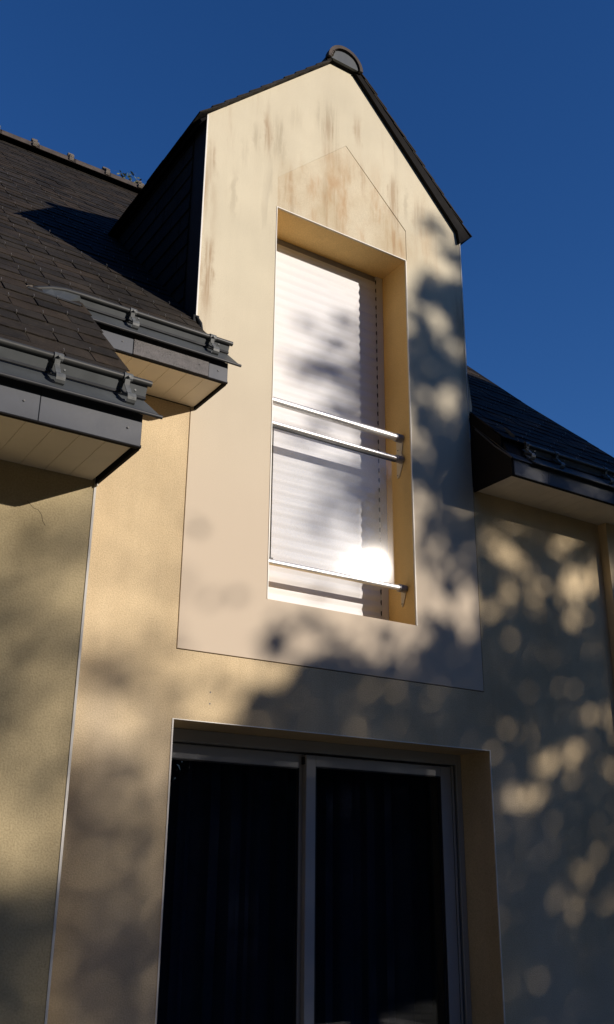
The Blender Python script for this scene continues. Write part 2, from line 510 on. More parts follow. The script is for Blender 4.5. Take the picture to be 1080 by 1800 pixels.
# coarse render skin of the main wall
w = MB()
w.box(1.0, DX0 - G, FY, BY, OZ1, 2.358)                   # left of the panel
w.box(1.0, OX0, FY, BY, GROUND, OZ1)                      # left of the door
w.box(DX0 - G, OX1, FY, BY, OZ1, PZ0 - G)                 # between door and panel
w.box(OX1, 5.4, FY, BY, GROUND, PZ0 - G)                  # right of the door
w.box(DX1 + 0.004, 5.4, FY, BY, PZ0 - G, 2.355)           # right of the panel
w.build('wall_render', 'render', H)

# smooth panel: round the window and up into the gable, head panel of its own with a fine joint
w = MB()
w.box(DX0, WX0, FY, BY, PZ0, WZ0)
w.box(WX0, WX1, FY, BY, PZ0, WZ0)
w.box(WX1, DX1, FY, BY, PZ0, WZ0)
w.box(DX0, WX0, FY, BY, WZ0, WZ1)
w.box(WX1, DX1, FY, BY, WZ0, WZ1)
j = 0.0022
w.prism_y([(DX0, WZ1), (WX0 - 0.0005, WZ1), (WX0 - 0.0005, 4.10), (3.044, 4.592), (3.044, 5.236), (2.925, 5.236), (DX0, 4.338)], FY, BY)
w.prism_y([(WX1 + 0.010, WZ1), (DX1, WZ1), (DX1, 4.262), (3.104, 5.236), (3.044, 5.236), (3.044, 4.592 + 2 * j), (WX1 + 0.010, 4.112 + j)], FY, BY)
w.build('gable_panel', 'panel', H)
w = MB()
w.prism_y([(WX0, WZ1), (WX1 + 0.006, WZ1), (WX1 + 0.006, 4.108), (3.044, 4.5905), (WX0, 4.10)], FY + 0.0008, BY)
w.build('head_panel', 'panel_head', H, label='brown stained render panel over the upper window')

# upper opening reveals
RY = FY + 0.262
w = MB()
w.box(WX1, WX1 + 0.05, BY + 0.0005, RY + 0.1, WZ0 - 0.05, WZ1 + 0.05)
w.box(WX0 - 0.05, WX0, BY + 0.0005, RY + 0.1, WZ0 - 0.05, WZ1 + 0.05)
w.box(WX0, WX1, BY + 0.0005, RY + 0.1, WZ1, WZ1 + 0.05)
w.box(WX0, WX1, BY + 0.0005, RY + 0.1, WZ0 - 0.05, WZ0)
w.build('window_reveal', 'reveal', H)
# door reveals
DY = FY + 0.252
w = MB()
w.box(OX1, OX1 + 0.05, BY + 0.0005, DY + 0.1, GROUND, OZ1 + 0.05)
w.box(OX0 - 0.05, OX0, BY + 0.0005, DY + 0.1, GROUND, OZ1 + 0.05)
w.box(OX0, OX1, BY + 0.0005, DY + 0.1, OZ1, OZ1 + 0.05)
w.build('door_reveal', 'render', H)

# corner beads: thin white arrises, 3 mm proud
def bead(name, x0, x1, z0, z1, y=FY, wd=0.005, **kw):
    MB().box(x0, x1, y - 0.003, y + 0.004, z0, z1).build('corner_bead', 'bead', H)
b = 0.0055
bead('', DX0 - 0.003, DX0 + b, 2.87, 4.33)
bead('', DX1 - b, DX1 + 0.003, 2.86, 4.25)
bead('', WX0 - 0.004, WX0 + 0.001, WZ0, WZ1)
bead('', WX1 - 0.001, WX1 + 0.0045, WZ0, WZ1)
bead('', WX0 - 0.004, WX1 + 0.0045, WZ1 + 0.0003, WZ1 + 0.0055)
bead('', OX0 - 0.007, OX0 + 0.001, GROUND, OZ1)
bead('', OX1 - 0.001, OX1 + 0.005, GROUND, OZ1)
bead('', OX0 - 0.007, OX1 + 0.005, OZ1 + 0.0003, OZ1 + 0.0045)
# flared end of the right bead, over the eaves of the main roof
MB().prism_y([(DX1 - 0.003, 2.86), (4.034, 2.82), (4.052, 2.925), (DX1 + 0.004, 3.17), (DX1 - 0.001, 3.17)], FY - 0.003, FY + 0.02).build('bead_flare', 'panel', H)

# left wing: wall standing 0.8 m forward
WY = 3.5
WGX = 1.248
MB().box(LX0, WGX, WY, WY + 0.25, GROUND, 1.50).build('wing_wall', 'render_wing', H)
MB().box(WGX - 0.2, WGX - 0.001, WY + 0.25, FY + 0.1, GROUND, 2.0).build('wing_side_wall', 'render', H)
MB().box(WGX - 0.006, WGX + 0.003, WY - 0.003, WY + 0.008, GROUND, 1.498).build('corner_bead', 'bead', H)
# small blade of flashing at the foot of the wing verge
MB().box(WGX - 0.001, WGX + 0.003, WY - 0.02, WY - 0.003, 1.455, 1.52).build('bead_stop', 'bead', H)
# hairline crack under the wing soffit and two plugged holes in the main wall
ck = MB()
cp = [(0.985, 1.338), (1.00, 1.325), (1.012, 1.315), (1.03, 1.312), (1.045, 1.295), (1.052, 1.27), (1.064, 1.255)]
for (xa, za), (xb, zb) in zip(cp[:-1], cp[1:]):
    ck.tube([(xa, WY - 0.0002, za), (xb, WY - 0.0002, zb)], 0.0007, 5)
ck.build('hairline_crack', 'edge_dark', H)
pl_ = MB()
for px_, pz_ in ((2.212, 0.856), (2.212, 0.800)):
    pl_.tube([(px_, FY + 0.001, pz_), (px_, FY - 0.0008, pz_)], 0.0042, 8)
pl_.build('plugged_holes', 'screw', H)
# right pier, 7 cm proud
PIX = 5.18
MB().box(PIX, 5.9, FY - 0.067, FY - 0.0005, GROUND, 2.332).build('right_pier', 'render', H)
MB().box(PIX, 5.9, FY + 0.0, FY + 0.25, GROUND, 2.33).build('right_pier_core', 'render', H)
# far sides and back
MB().box(LX0, LX0 + 0.25, WY + 0.25, 12.9, GROUND, 1.5).build('left_gable_wall', 'render_wing', H)
MB().prism_x([(FY + 0.26, 2.3), (8.3, 6.75), (12.9, 2.2), (12.9, GROUND), (FY + 0.26, GROUND)], 5.0, 5.2).build('right_gable_wall', 'render', H)
MB().prism_x([(WY + 0.25, 1.5), (8.3, 6.75), (12.9, 2.2), (12.9, 1.5)], LX0, LX0 + 0.2).build('left_gable_top', 'render_wing', H)
MB().box(LX0, 5.2, 12.7, 12.9, GROUND, 2.2).build('back_wall', 'render', H)
# room behind the door
w = MB()
w.box(1.3, 5.0, 7.5, 7.6, GROUND, 1.2)
w.box(1.2, 1.3, FY + 0.5, 7.6, GROUND, 1.2)
w.box(4.9, 4.99, FY + 0.5, 7.6, GROUND, 1.2)
w.box(1.2, 5.0, FY + 0.5, 7.6, 1.2, 1.3)
w.box(1.2, 5.0, FY + 0.4, 7.6, GROUND + 0.01, GROUND + 0.05)
w.build('room_interior', 'interior', H)

# ------------------------------------------------------------------ sliding door
dz0 = GROUND + 0.06
f = MB()
f.box(OX0, OX0 + 0.045, DY, DY + 0.09, dz0, OZ1)
f.box(OX1 - 0.040, OX1, DY, DY + 0.09, dz0, OZ1)
f.box(OX0 + 0.045, OX1 - 0.040, DY, DY + 0.09, OZ1 - 0.062, OZ1)
f.box(OX0 + 0.045, OX1 - 0.040, DY, DY + 0.09, dz0, dz0 + 0.04)
f.box(OX1 - 0.071, OX1 - 0.056, DY + 0.006, DY + 0.07, dz0 + 0.04, OZ1 - 0.068)   # track lip
f.build('door_frame', 'pvc_frame', H, bevel=0.003)
def sash(x0, x1, y, z1, wl, wr, wt):
    s_ = MB()
    s_.box(x0, x0 + wl, y, y + 0.035, dz0 + 0.045, z1)
    s_.box(x1 - wr, x1, y, y + 0.035, dz0 + 0.045, z1)
    s_.box(x0 + wl, x1 - wr, y, y + 0.035, z1 - wt, z1)
    s_.box(x0 + wl, x1 - wr, y, y + 0.035, dz0 + 0.045, dz0 + 0.14)
    o = s_.build('door_sash', 'pvc_frame', H, bevel=0.003)
    MB().box(x0 + wl, x1 - wr, y + 0.014, y + 0.020, dz0 + 0.14, z1 - wt).build('glass_pane', 'door_glass', o)
    q = MB()
    e = 0.007
    q.box(x0 + wl, x0 + wl + e, y + 0.002, y + 0.012, dz0 + 0.14, z1 - wt)
    q.box(x1 - wr - e, x1 - wr, y + 0.002, y + 0.012, dz0 + 0.14, z1 - wt)
    q.box(x0 + wl + e, x1 - wr - e, y + 0.002, y + 0.012, z1 - wt - e, z1 - wt)
    q.build('gasket', 'gasket', o)
    return o
sash(OX0 + 0.05, 2.958, DY + 0.045, OZ1 - 0.068, 0.055, 0.032, 0.075)
sash(2.944, OX1 - 0.078, DY + 0.006, OZ1 - 0.075, 0.062, 0.078, 0.058)
MB().box(2.938, 2.943, DY + 0.02, DY + 0.06, OZ1 - 0.125, OZ1 - 0.085).build('sash_stop', 'gasket', H)

# dark curtains hanging behind the glass
cu = MB()
nx = 90
pts_ = [(OX0 + 0.03 + 1.96 * k / nx, DY + 0.17 + 0.022 * math.sin(k * 0.95) + 0.01 * math.sin(k * 2.3 + 1)) for k in range(nx + 1)]
cu.add([(x, y, dz0) for x, y in pts_] + [(x, y, OZ1 - 0.03) for x, y in pts_], [(k, k + 1, nx + 2 + k, nx + 1 + k) for k in range(nx)])
cu.build('curtain', 'curtain', H, smooth=True)

# ------------------------------------------------------------------ roller shutter
SY = FY + 0.262
sx1 = WX1 - 0.058
fr = MB()
fr.box(sx1 + 0.003, WX1, SY - 0.006, SY + 0.03, WZ0, WZ1)
fr.box(WX0, WX0 + 0.05, SY - 0.006, SY + 0.03, WZ0, WZ1)
fr.box(sx1 - 0.002, sx1 + 0.003, SY + 0.016, SY + 0.03, WZ0, WZ1)
fr.box(WX0 + 0.05, sx1, SY + 0.030, SY + 0.04, WZ0, WZ1)
shutter = fr.build('roller_shutter', 'pvc', H, bevel=0.0015)
P = 0.0665
def slat_mesh(h):
    prof = []
    n = 10
    for k in range(n + 1):
        t = k / n
        prof.append((SY + 0.0018 - 0.0058 * math.sin(math.pi * t) ** 1.5, h * t))
    s_ = MB()
    s_.ribbon_x([(y - SY, z) for y, z in prof], 0.0, sx1 - WX0 - 0.052, -0.004)
    return s_.mesh('slat', 'pvc', True)
sm = slat_mesh(P)
k = 0
z = WZ0 + 0.055
MB().box(WX0 + 0.052, sx1 - 0.001, SY - 0.004, SY + 0.012, WZ0 + 0.004, WZ0 + 0.053).build('bottom_bar', 'pvc', shutter, bevel=0.002)
while z + P < WZ1 - 0.01:
    link('slat', sm, shutter, (WX0 + 0.052, SY, z))
    z += P
MB().box(WX0 + 0.052, sx1 - 0.001, SY + 0.004, SY + 0.03, z + 0.001, WZ1 - 0.0005).build('shutter_lintel', 'cap', shutter)  # grey tone stands in for the shadow band under the window head
q = MB()
zz = WZ0 + 0.055
while zz + P < WZ1:
    q.box(sx1 + 0.0, sx1 + 0.0025, SY - 0.0075, SY + 0.002, zz + 0.048, zz + 0.078)
    zz += P
q.build('guide_brush', 'gasket', shutter)

# ------------------------------------------------------------------ window guard
GY = FY + 0.088
g = MB()
g.tube([(WX0, GY, 2.597), (WX1 - 0.055, GY, 2.597)], 0.0235, 20)
guard = g.build('window_guard', 'steel', H, smooth=True)
MB().tube([(WX0, GY, 2.452), (WX1 - 0.05, GY, 2.452)], 0.0165, 18).build('rail', 'steel', guard, smooth=True)
MB().tube([(WX0, GY, 1.618), (WX1 - 0.055, GY, 1.618)], 0.0175, 18).build('rail', 'steel', guard, smooth=True)
MB().box(WX0, WX1 - 0.06, GY - 0.009, GY + 0.009, 2.428, 2.436).build('rail_gasket', 'gasket', guard)
MB().box(2.588, 3.437, GY - 0.004, GY + 0.004, 1.625, 2.432).build('glass_pane', 'guard_glass', guard)
MB().box(2.584, 2.588, GY - 0.0045, GY + 0.0045, 1.632, 2.43).build('glass_edge', 'gasket', guard)
MB().box(2.578, 2.60, GY - 0.008, GY + 0.008, 1.632, 1.642).build('glass_clip', 'gasket', guard)
def capend(zc, r):
    c = MB().tube([(WX1 - 0.055, GY, zc), (WX1 - 0.014, GY, zc), (WX1 - 0.006, GY, zc)], r, 18)
    c.build('end_cap', 'cap', guard, smooth=True)
capend(2.597, 0.027)
capend(2.452, 0.024)
capend(1.618, 0.0235)
def plate(pts):
    m_ = MB().prism_x([(GY + a, z_) for a, z_ in pts], WX1 - 0.006, WX1 - 0.0005)
    return m_
plate([(-0.02, 2.60), (0.002, 2.50), (-0.016, 2.46), (0.000, 2.41), (0.030, 2.348), (0.050, 2.345), (0.054, 2.36), (0.052, 2.62), (0.044, 2.632), (0.02, 2.63)]).build('wall_plate', 'plate', guard, bevel=0.0008)
plate([(-0.016, 1.63), (0.000, 1.585), (0.022, 1.522), (0.036, 1.515), (0.043, 1.528), (0.040, 1.64)]).build('wall_plate', 'plate', guard, bevel=0.0008)
sc_ = MB()
for a, z_ in ((0.043, 2.362), (0.036, 2.53), (0.034, 2.475), (0.033, 1.534)):
    sc_.tube([(WX1 - 0.0065, GY + a, z_), (WX1 - 0.0085, GY + a, z_)], 0.0042, 8)
sc_.build('plate_screws', 'screw', guard)

# ------------------------------------------------------------------ dormer body and roof
MB().prism_y([(DX0, 1.8), (DX1, 1.8), (DX1, 4.24), (3.09, 5.18), (2.93, 5.18), (DX0, 4.29)], BY + 0.26, 7.2).build('dormer_body', 'joint', H)
# left cheek: grey board beside the corner, then hung slates
MB().box(DX0 - 0.001, DX0 + 0.02, FY + 0.001, FY + 0.165, 2.5, 4.31).build('cheek_board', 'cheek', H)
MB().box(DX1 - 0.02, DX1 + 0.001, FY + 0.001, BY + 0.30, 2.3, 4.24).build('cheek_board', 'cheek', H)

def cheek_slates(xs, sgn):
    s_ = MB()
    row = 0
    zc = 2.75
    while zc < 4.3:
        y = FY + 0.165 - (0.13 if row % 2 else 0)
        while y < zc + RK + 0.1 and y < 6.2:
            y0 = max(y, FY + 0.165)
            y1 = y + 0.252
            if y1 > y0 + 0.02:
                t = 0.011 + random.random() * 0.003
                xa, xb = xs, xs + sgn * t
                xc = xs + sgn * 0.004
                s_.add([(xa, y0, zc), (xa, y1, zc), (xb, y1, zc), (xb, y0, zc), (xa, y0, min(zc + 0.15, 4.31)), (xa, y1, min(zc + 0.15, 4.31)), (xc, y1, min(zc + 0.15, 4.31)), (xc, y0, min(zc + 0.15, 4.31))],
                       [(0, 1, 2, 3), (4, 7, 6, 5), (0, 3, 7, 4), (1, 5, 6, 2), (3, 2, 6, 7), (0, 4, 5, 1)])
            y += 0.256
        zc += 0.125
        row += 1
    s_.build('cheek_slates', 'slate', H, kind='stuff')
cheek_slates(DX0 - 0.001, -1)
cheek_slates(DX1 + 0.001, 1)
# curled flashing where the cheek meets the gutter
cf = MB()
cf.tube([(DX0 - 0.012, FY - 0.025, 2.90), (DX0 + 0.01, FY - 0.035, 2.86), (DX0 + 0.018, FY - 0.035, 2.80), (DX0 + 0.012, FY - 0.03, 2.74)], 0.012, 7, 0.016)
cf.box(DX0 - 0.03, DX0 + 0.004, FY - 0.03, FY + 0.003, 2.70, 2.91)
cf.build('foot_flashing', 'lead', H)

VY = FY - 0.030    # front of the verge slates
droof = MB()
# decks: underside lines measured, 2 cm boards
droof.prism_y([(1.985, 4.268), (3.03, 5.312), (3.03, 5.335), (1.975, 4.28)], FY + 0.002, 7.0)
droof.prism_y([(3.06, 5.325), (3.06, 5.29), (3.995, 4.245), (4.02, 4.262), (4.085, 4.285), (3.06, 5.34)], FY + 0.002, 7.0)
droof.prism_y([(2.90, 5.238), (3.12, 5.238), (3.05, 5.33), (3.0, 5.33)], FY - 0.02, 7.0)
dr = droof.build('dormer_roof', 'deck', H)
def roof_slates(edge, foot, n_rows, y_end, name):
    """Slates on a slope given by its foot (x, z) and unit vector up the slope, seen edge-on at the verge."""
    s_ = MB()
    ux, uz = edge
    nx, nz = (-uz, ux) if ux > 0 else (uz, -ux)
    if nz < 0:
        nx, nz = -nx, -nz
    for r_ in range(n_rows):
        a = r_ * 0.118
        y = VY + (0.0 if r_ % 2 == 0 else -0.13)
        while y < y_end:
            y0 = max(y, VY) + (random.uniform(-0.004, 0.004) if y <= VY else 0)
            y1 = y + 0.252
            L = 0.25 if r_ < n_rows - 1 else 0.12
            t0, t1, th = 0.024 + random.uniform(-0.002, 0.003), 0.006, 0.0075
            p = []
            for yy in (y0, y1):
                for (al, hh) in ((a, t0 - th), (a, t0), (a + L, t1), (a + L, t1 - th)):
                    p.append((foot[0] + ux * al + nx * hh, yy, foot[1] + uz * al + nz * hh))
            s_.add(p, [(0, 1, 2, 3), (7, 6, 5, 4), (0, 4, 5, 1), (1, 5, 6, 2), (2, 6, 7, 3), (3, 7, 4, 0)])
            y += 0.256
    return s_.build(name, 'slate', dr, kind='stuff')
q2 = math.sqrt(0.5)
roof_slates((q2, q2), (1.968, 4.284), 12, 6.9, 'slates')
a_ = Vector((-(4.085 - 3.06), 5.345 - 4.30)).normalized()
roof_slates((a_.x, a_.y), (4.105, 4.275), 12, 6.9, 'slates')
# bargeboard-like slate edging under the right verge
MB().prism_y([(4.10, 4.275), (3.112, 5.285), (3.10, 5.247), (3.985, 4.282), (3.999, 4.185)], VY + 0.004, FY - 0.0005).build('verge_edging', 'edge_dark', dr)
# ridge tiles of the dormer: half rounds, the front one stopped with mortar
def ridge_tile_mesh(r, L, col=0.014, th=0.014, axis='y', n=14):
    s_ = MB()
    def ring(rr, off):
        return [(rr * math.cos(math.pi * k / n), off, rr * math.sin(math.pi * k / n)) for k in range(n + 1)]
    def shell(ra, rb, o0, o1):
        A, B, C, D = ring(ra, o0), ring(rb, o0), ring(ra, o1), ring(rb, o1)
        v_ = A + B + C + D
        m_ = n + 1
        f_ = []
        for k_ in range(n):
            f_ += [(k_, k_ + 1, m_ + k_ + 1, m_ + k_), (2 * m_ + k_, 3 * m_ + k_, 3 * m_ + k_ + 1, 2 * m_ + k_ + 1),
                   (k_, 2 * m_ + k_, 2 * m_ + k_ + 1, k_ + 1), (m_ + k_, m_ + k_ + 1, 3 * m_ + k_ + 1, 3 * m_ + k_)]
        f_ += [(0, m_, 3 * m_, 2 * m_), (n, 2 * m_ + n, 3 * m_ + n, m_ + n)]
        if axis == 'x':
            v_ = [(y_, x_, z_) for x_, y_, z_ in v_]
        s_.add(v_, f_)
    shell(r - th, r, 0, L)
    shell(r, r + col, 0, 0.045)
    return s_.mesh('ridge_tile', 'ridge', True)
rt = ridge_tile_mesh(0.132, 0.385, 0.012, 0.013)
yy = FY - 0.055
while yy < 6.7:
    link('ridge_tile', rt, dr, (3.012, yy, 5.238))
    yy += 0.375
fill = MB()
n = 12
arc = [(3.012 + 0.112 * math.cos(math.pi * k / n), 5.243 + 0.098 * math.sin(math.pi * k / n) ** 0.9 * (1.0 if k > 0 and k < n else 0)) for k in range(n + 1)]
fill.prism_y(arc, FY - 0.042, FY + 0.05)
fill.build('ridge_stop', 'zinc', dr)
mo = MB()
for k in range(3):
    a = math.pi * (0.97 - 0.06 * k)
    mo.tube([(3.012 + 0.112 * math.cos(a), FY - 0.05, 5.243 + 0.104 * math.sin(a)), (3.012 + 0.118 * math.cos(a - 0.12), FY - 0.046, 5.243 + 0.11 * math.sin(a - 0.12))], 0.010 + 0.004 * random.random(), 6)
mo.build('mortar_bed', 'mortar', dr)

# ------------------------------------------------------------------ main roof
SQ = math.sqrt(2)
roof = MB()
def slope_slab(x0, x1, ya, yb, th=0.05, off=0.004):
    o_ = off * SQ
    t_ = th * SQ
    roof.prism_x([(ya, ya - RK - o_), (yb, yb - RK - o_), (yb, yb - RK - o_ - t_), (ya + 0.0, ya - RK - o_ - t_)], x0, x1)
RIDGE_Y = 8.345
slope_slab(LX0 - 0.1, WGX + 0.006, 3.17, 4.0)
slope_slab(LX0 - 0.1, DX0 - 0.002, 4.0, RIDGE_Y)
slope_slab(DX0, DX1, 5.65, RIDGE_Y)
slope_slab(DX1 + 0.002, RX1 - 0.03, 4.03, RIDGE_Y)
roof.prism_x([(RIDGE_Y, RIDGE_Y - RK - 0.02), (13.2, 2 * RIDGE_Y - 13.2 - RK - 0.02), (13.1, 2 * RIDGE_Y - 13.2 - RK - 0.09), (RIDGE_Y, RIDGE_Y - RK - 0.12)], LX0 - 0.1, RX1 - 0.03)
rf = roof.build('main_roof', 'deck', H)

EXPO, PITCHX, S0 = 0.125, 0.262, 2.787
def slate_mesh_(w, seed, L=0.30, th=0.0045):
    """Origin: middle of the lower edge on the roof surface. Lower edge proud, top tucked under the course above."""
    r_ = random.Random(seed)
    up = Vector((0, q2, q2))
    no = Vector((0, -q2, q2))
    s_ = MB()
    h0, h1 = 0.0095 + r_.uniform(-0.0015, 0.0025), 0.0005
    nseg = 4
    top, bot = [], []
    for i in range(nseg + 1):
        x = -w / 2 + w * i / nseg
        j_ = r_.uniform(-0.0035, 0.0035)
        top.append(Vector((x, 0, 0)) + up * j_ + no * (h0 + r_.uniform(-0.001, 0.001)))
        bot.append(Vector((x, 0, 0)) + up * j_ + no * (h0 - th))
    t2 = [Vector((-w / 2, 0, 0)) + up * L + no * h1, Vector((w / 2, 0, 0)) + up * L + no * h1]
    b2 = [p - no * th for p in t2]
    v_ = top + bot + t2 + b2
    m_ = nseg + 1
    f_ = [tuple(list(range(m_)) + [2 * m_ + 1, 2 * m_]), tuple(list(range(2 * m_ - 1, m_ - 1, -1)) + [2 * m_ + 2, 2 * m_ + 3])]
    for i in range(nseg):
        f_.append((i, m_ + i, m_ + i + 1, i + 1))
    f_ += [(0, 2 * m_, 2 * m_ + 2, m_), (nseg, m_ + nseg, 2 * m_ + 3, 2 * m_ + 1), (2 * m_, 2 * m_ + 1, 2 * m_ + 3, 2 * m_ + 2)]
    s_.add(v_, f_)
    return s_
variants = [slate_mesh_(0.2540, k).mesh('slate', 'slate') for k in range(8)]
half_cache = {}
slates, hooks = [], []
i = -3
Mi = M3.transposed()
def seen(p):
    c = Mi @ Vector(p)
    if c.z > -0.1:
        return None
    u = 540 + 1720.4 * c.x / -c.z
    v_ = 900 - 1720.4 * c.y / -c.z
    return u, v_, -c.z
while True:
    s = S0 + EXPO * i
    if i == -3:
        i += 1
        continue
    if s > RIDGE_Y * SQ - RK * SQ - 0.03:
        break
    zc = s / SQ
    yc = zc + RK
    x = 0.865 + (0 if i % 2 == 0 else PITCHX / 2) - PITCHX * 12
    while x < RX1 + 0.2:
        xa, xb = x - 0.1270, x + 0.1270
        # areas of roof: left up to the wing verge or dormer cheek, right of the dormer
        spans = []
        if s < 3.56:
            spans.append((LX0, WGX + 0.022))
        else:
            if yc > 6.75:
                spans.append((LX0, 9))
            else:
                spans.append((LX0, max(DX0 - 0.016, yc - 3.73 + 0.06)))
            if yc <= 6.75:
                spans.append((min(DX1 + 0.010, 9.794 - yc - 0.06), RX1 + 0.06 - 0.27 * (s - 4.1) / 1.7 if s < 5.8 else 5.3))
        if s < 3.56 and yc > 3.96:
            pass
        for sa, sb in spans:
            if sa < 4 and sb == 9:
                sb = 5.3
            a0, a1 = max(xa, sa), min(xb, sb)
            if a1 - a0 > 0.03:
                slates.append(((a0 + a1) / 2, yc, zc, a1 - a0, s, i))
        if s >= 3.56 or x < WGX - 0.02:
            if (x < DX0 - 0.05 or (x > DX1 + 0.05 and x < 5.2) or yc > 6.7):
                hooks.append((x, yc, zc))
        x += PITCHX
    i += 1
def weight(sl_):
    q_ = seen(sl_[:3])
    if q_ is None:
        return -1
    u, v_, d = q_
    if not (-25 < u < 1105 and -25 < v_ < 1825):
        return -1
    if 2.05 < sl_[0] < 5.0 and sl_[1] > 4.9 and u > 250:
        return -1
    return sl_[3] / d ** 2 * (1.0 if sl_[0] < 3 else 0.7)
slates.sort(key=weight, reverse=True)
rest = MB()
for k, (x, y, z, w_, s, i) in enumerate(slates):
    if k < 296:
        if w_ > 0.25:
            me = variants[random.randrange(8)]
        else:
            key = round(w_, 2)
            if key not in half_cache:
                half_cache[key] = slate_mesh_(key, 40 + len(half_cache)).mesh('slate', 'slate')
            me = half_cache[key]
        o = link('slate', me, rf, (x, y, z))
        o.rotation_euler = (random.uniform(-0.006, 0.006), random.uniform(-0.005, 0.005), random.uniform(-0.004, 0.004))
    else:
        t = slate_mesh_(w_, k % 40)
        rest.add([(p[0] + x, p[1] + y, p[2] + z) for p in t.v], t.f)
rest.build('far_slates', 'slate', rf, kind='stuff')
hk = MB()
for x, y, z in hooks:
    if y > 6.8:
        continue
    c = Vector((x, y, z))
    up = Vector((0, q2, q2))
    no = Vector((0, -q2, q2))
    hk.tube([c - up * 0.004 + no * 0.006, c - up * 0.007 + no * 0.017, c + up * 0.008 + no * 0.020], 0.0013, 5)
hk.build('slate_hooks', 'steel_hook', rf, kind='stuff')
# main ridge
rt2 = ridge_tile_mesh(0.105, 0.40, 0.0, 0.014, 'x')
x = LX0 + 0.02
ridge = MB().box(LX0 - 0.1, RX1 - 0.1, RIDGE_Y - 0.03, RIDGE_Y + 0.03, RIDGE_Y - RK - 0.05, RIDGE_Y - RK + 0.02).build('ridge', 'deck', H)
mk = MB()
xs_ = []
x = 1.98 - 0.385 * 11
while x < 5.2:
    link('ridge_tile', rt2, ridge, (x - 0.385, RIDGE_Y, RIDGE_Y - RK - 0.005))
    xs_.append(x)
    x += 0.385
col = MB()
for x in xs_:
    for k in range(10):
        a0 = math.pi * (0.08 + 0.84 * k / 9)
        rr = 0.105
        r_ = 0.026 + random.uniform(-0.006, 0.008)
        c = Vector((x + random.uniform(-0.015, 0.015), RIDGE_Y + rr * math.cos(a0), RIDGE_Y - RK - 0.005 + rr * math.sin(a0)))
        col.tube([c - Vector((0.022, 0, 0)), c + Vector((0.022, 0, 0))], r_, 6)
    c = Vector((x, RIDGE_Y - 0.02, RIDGE_Y - RK + 0.12))
    col.tube([c - Vector((0.03, 0, 0)), c + Vector((0.03, 0, 0))], 0.032, 7)
col.build('ridge_mortar', 'mortar', ridge, kind='stuff')

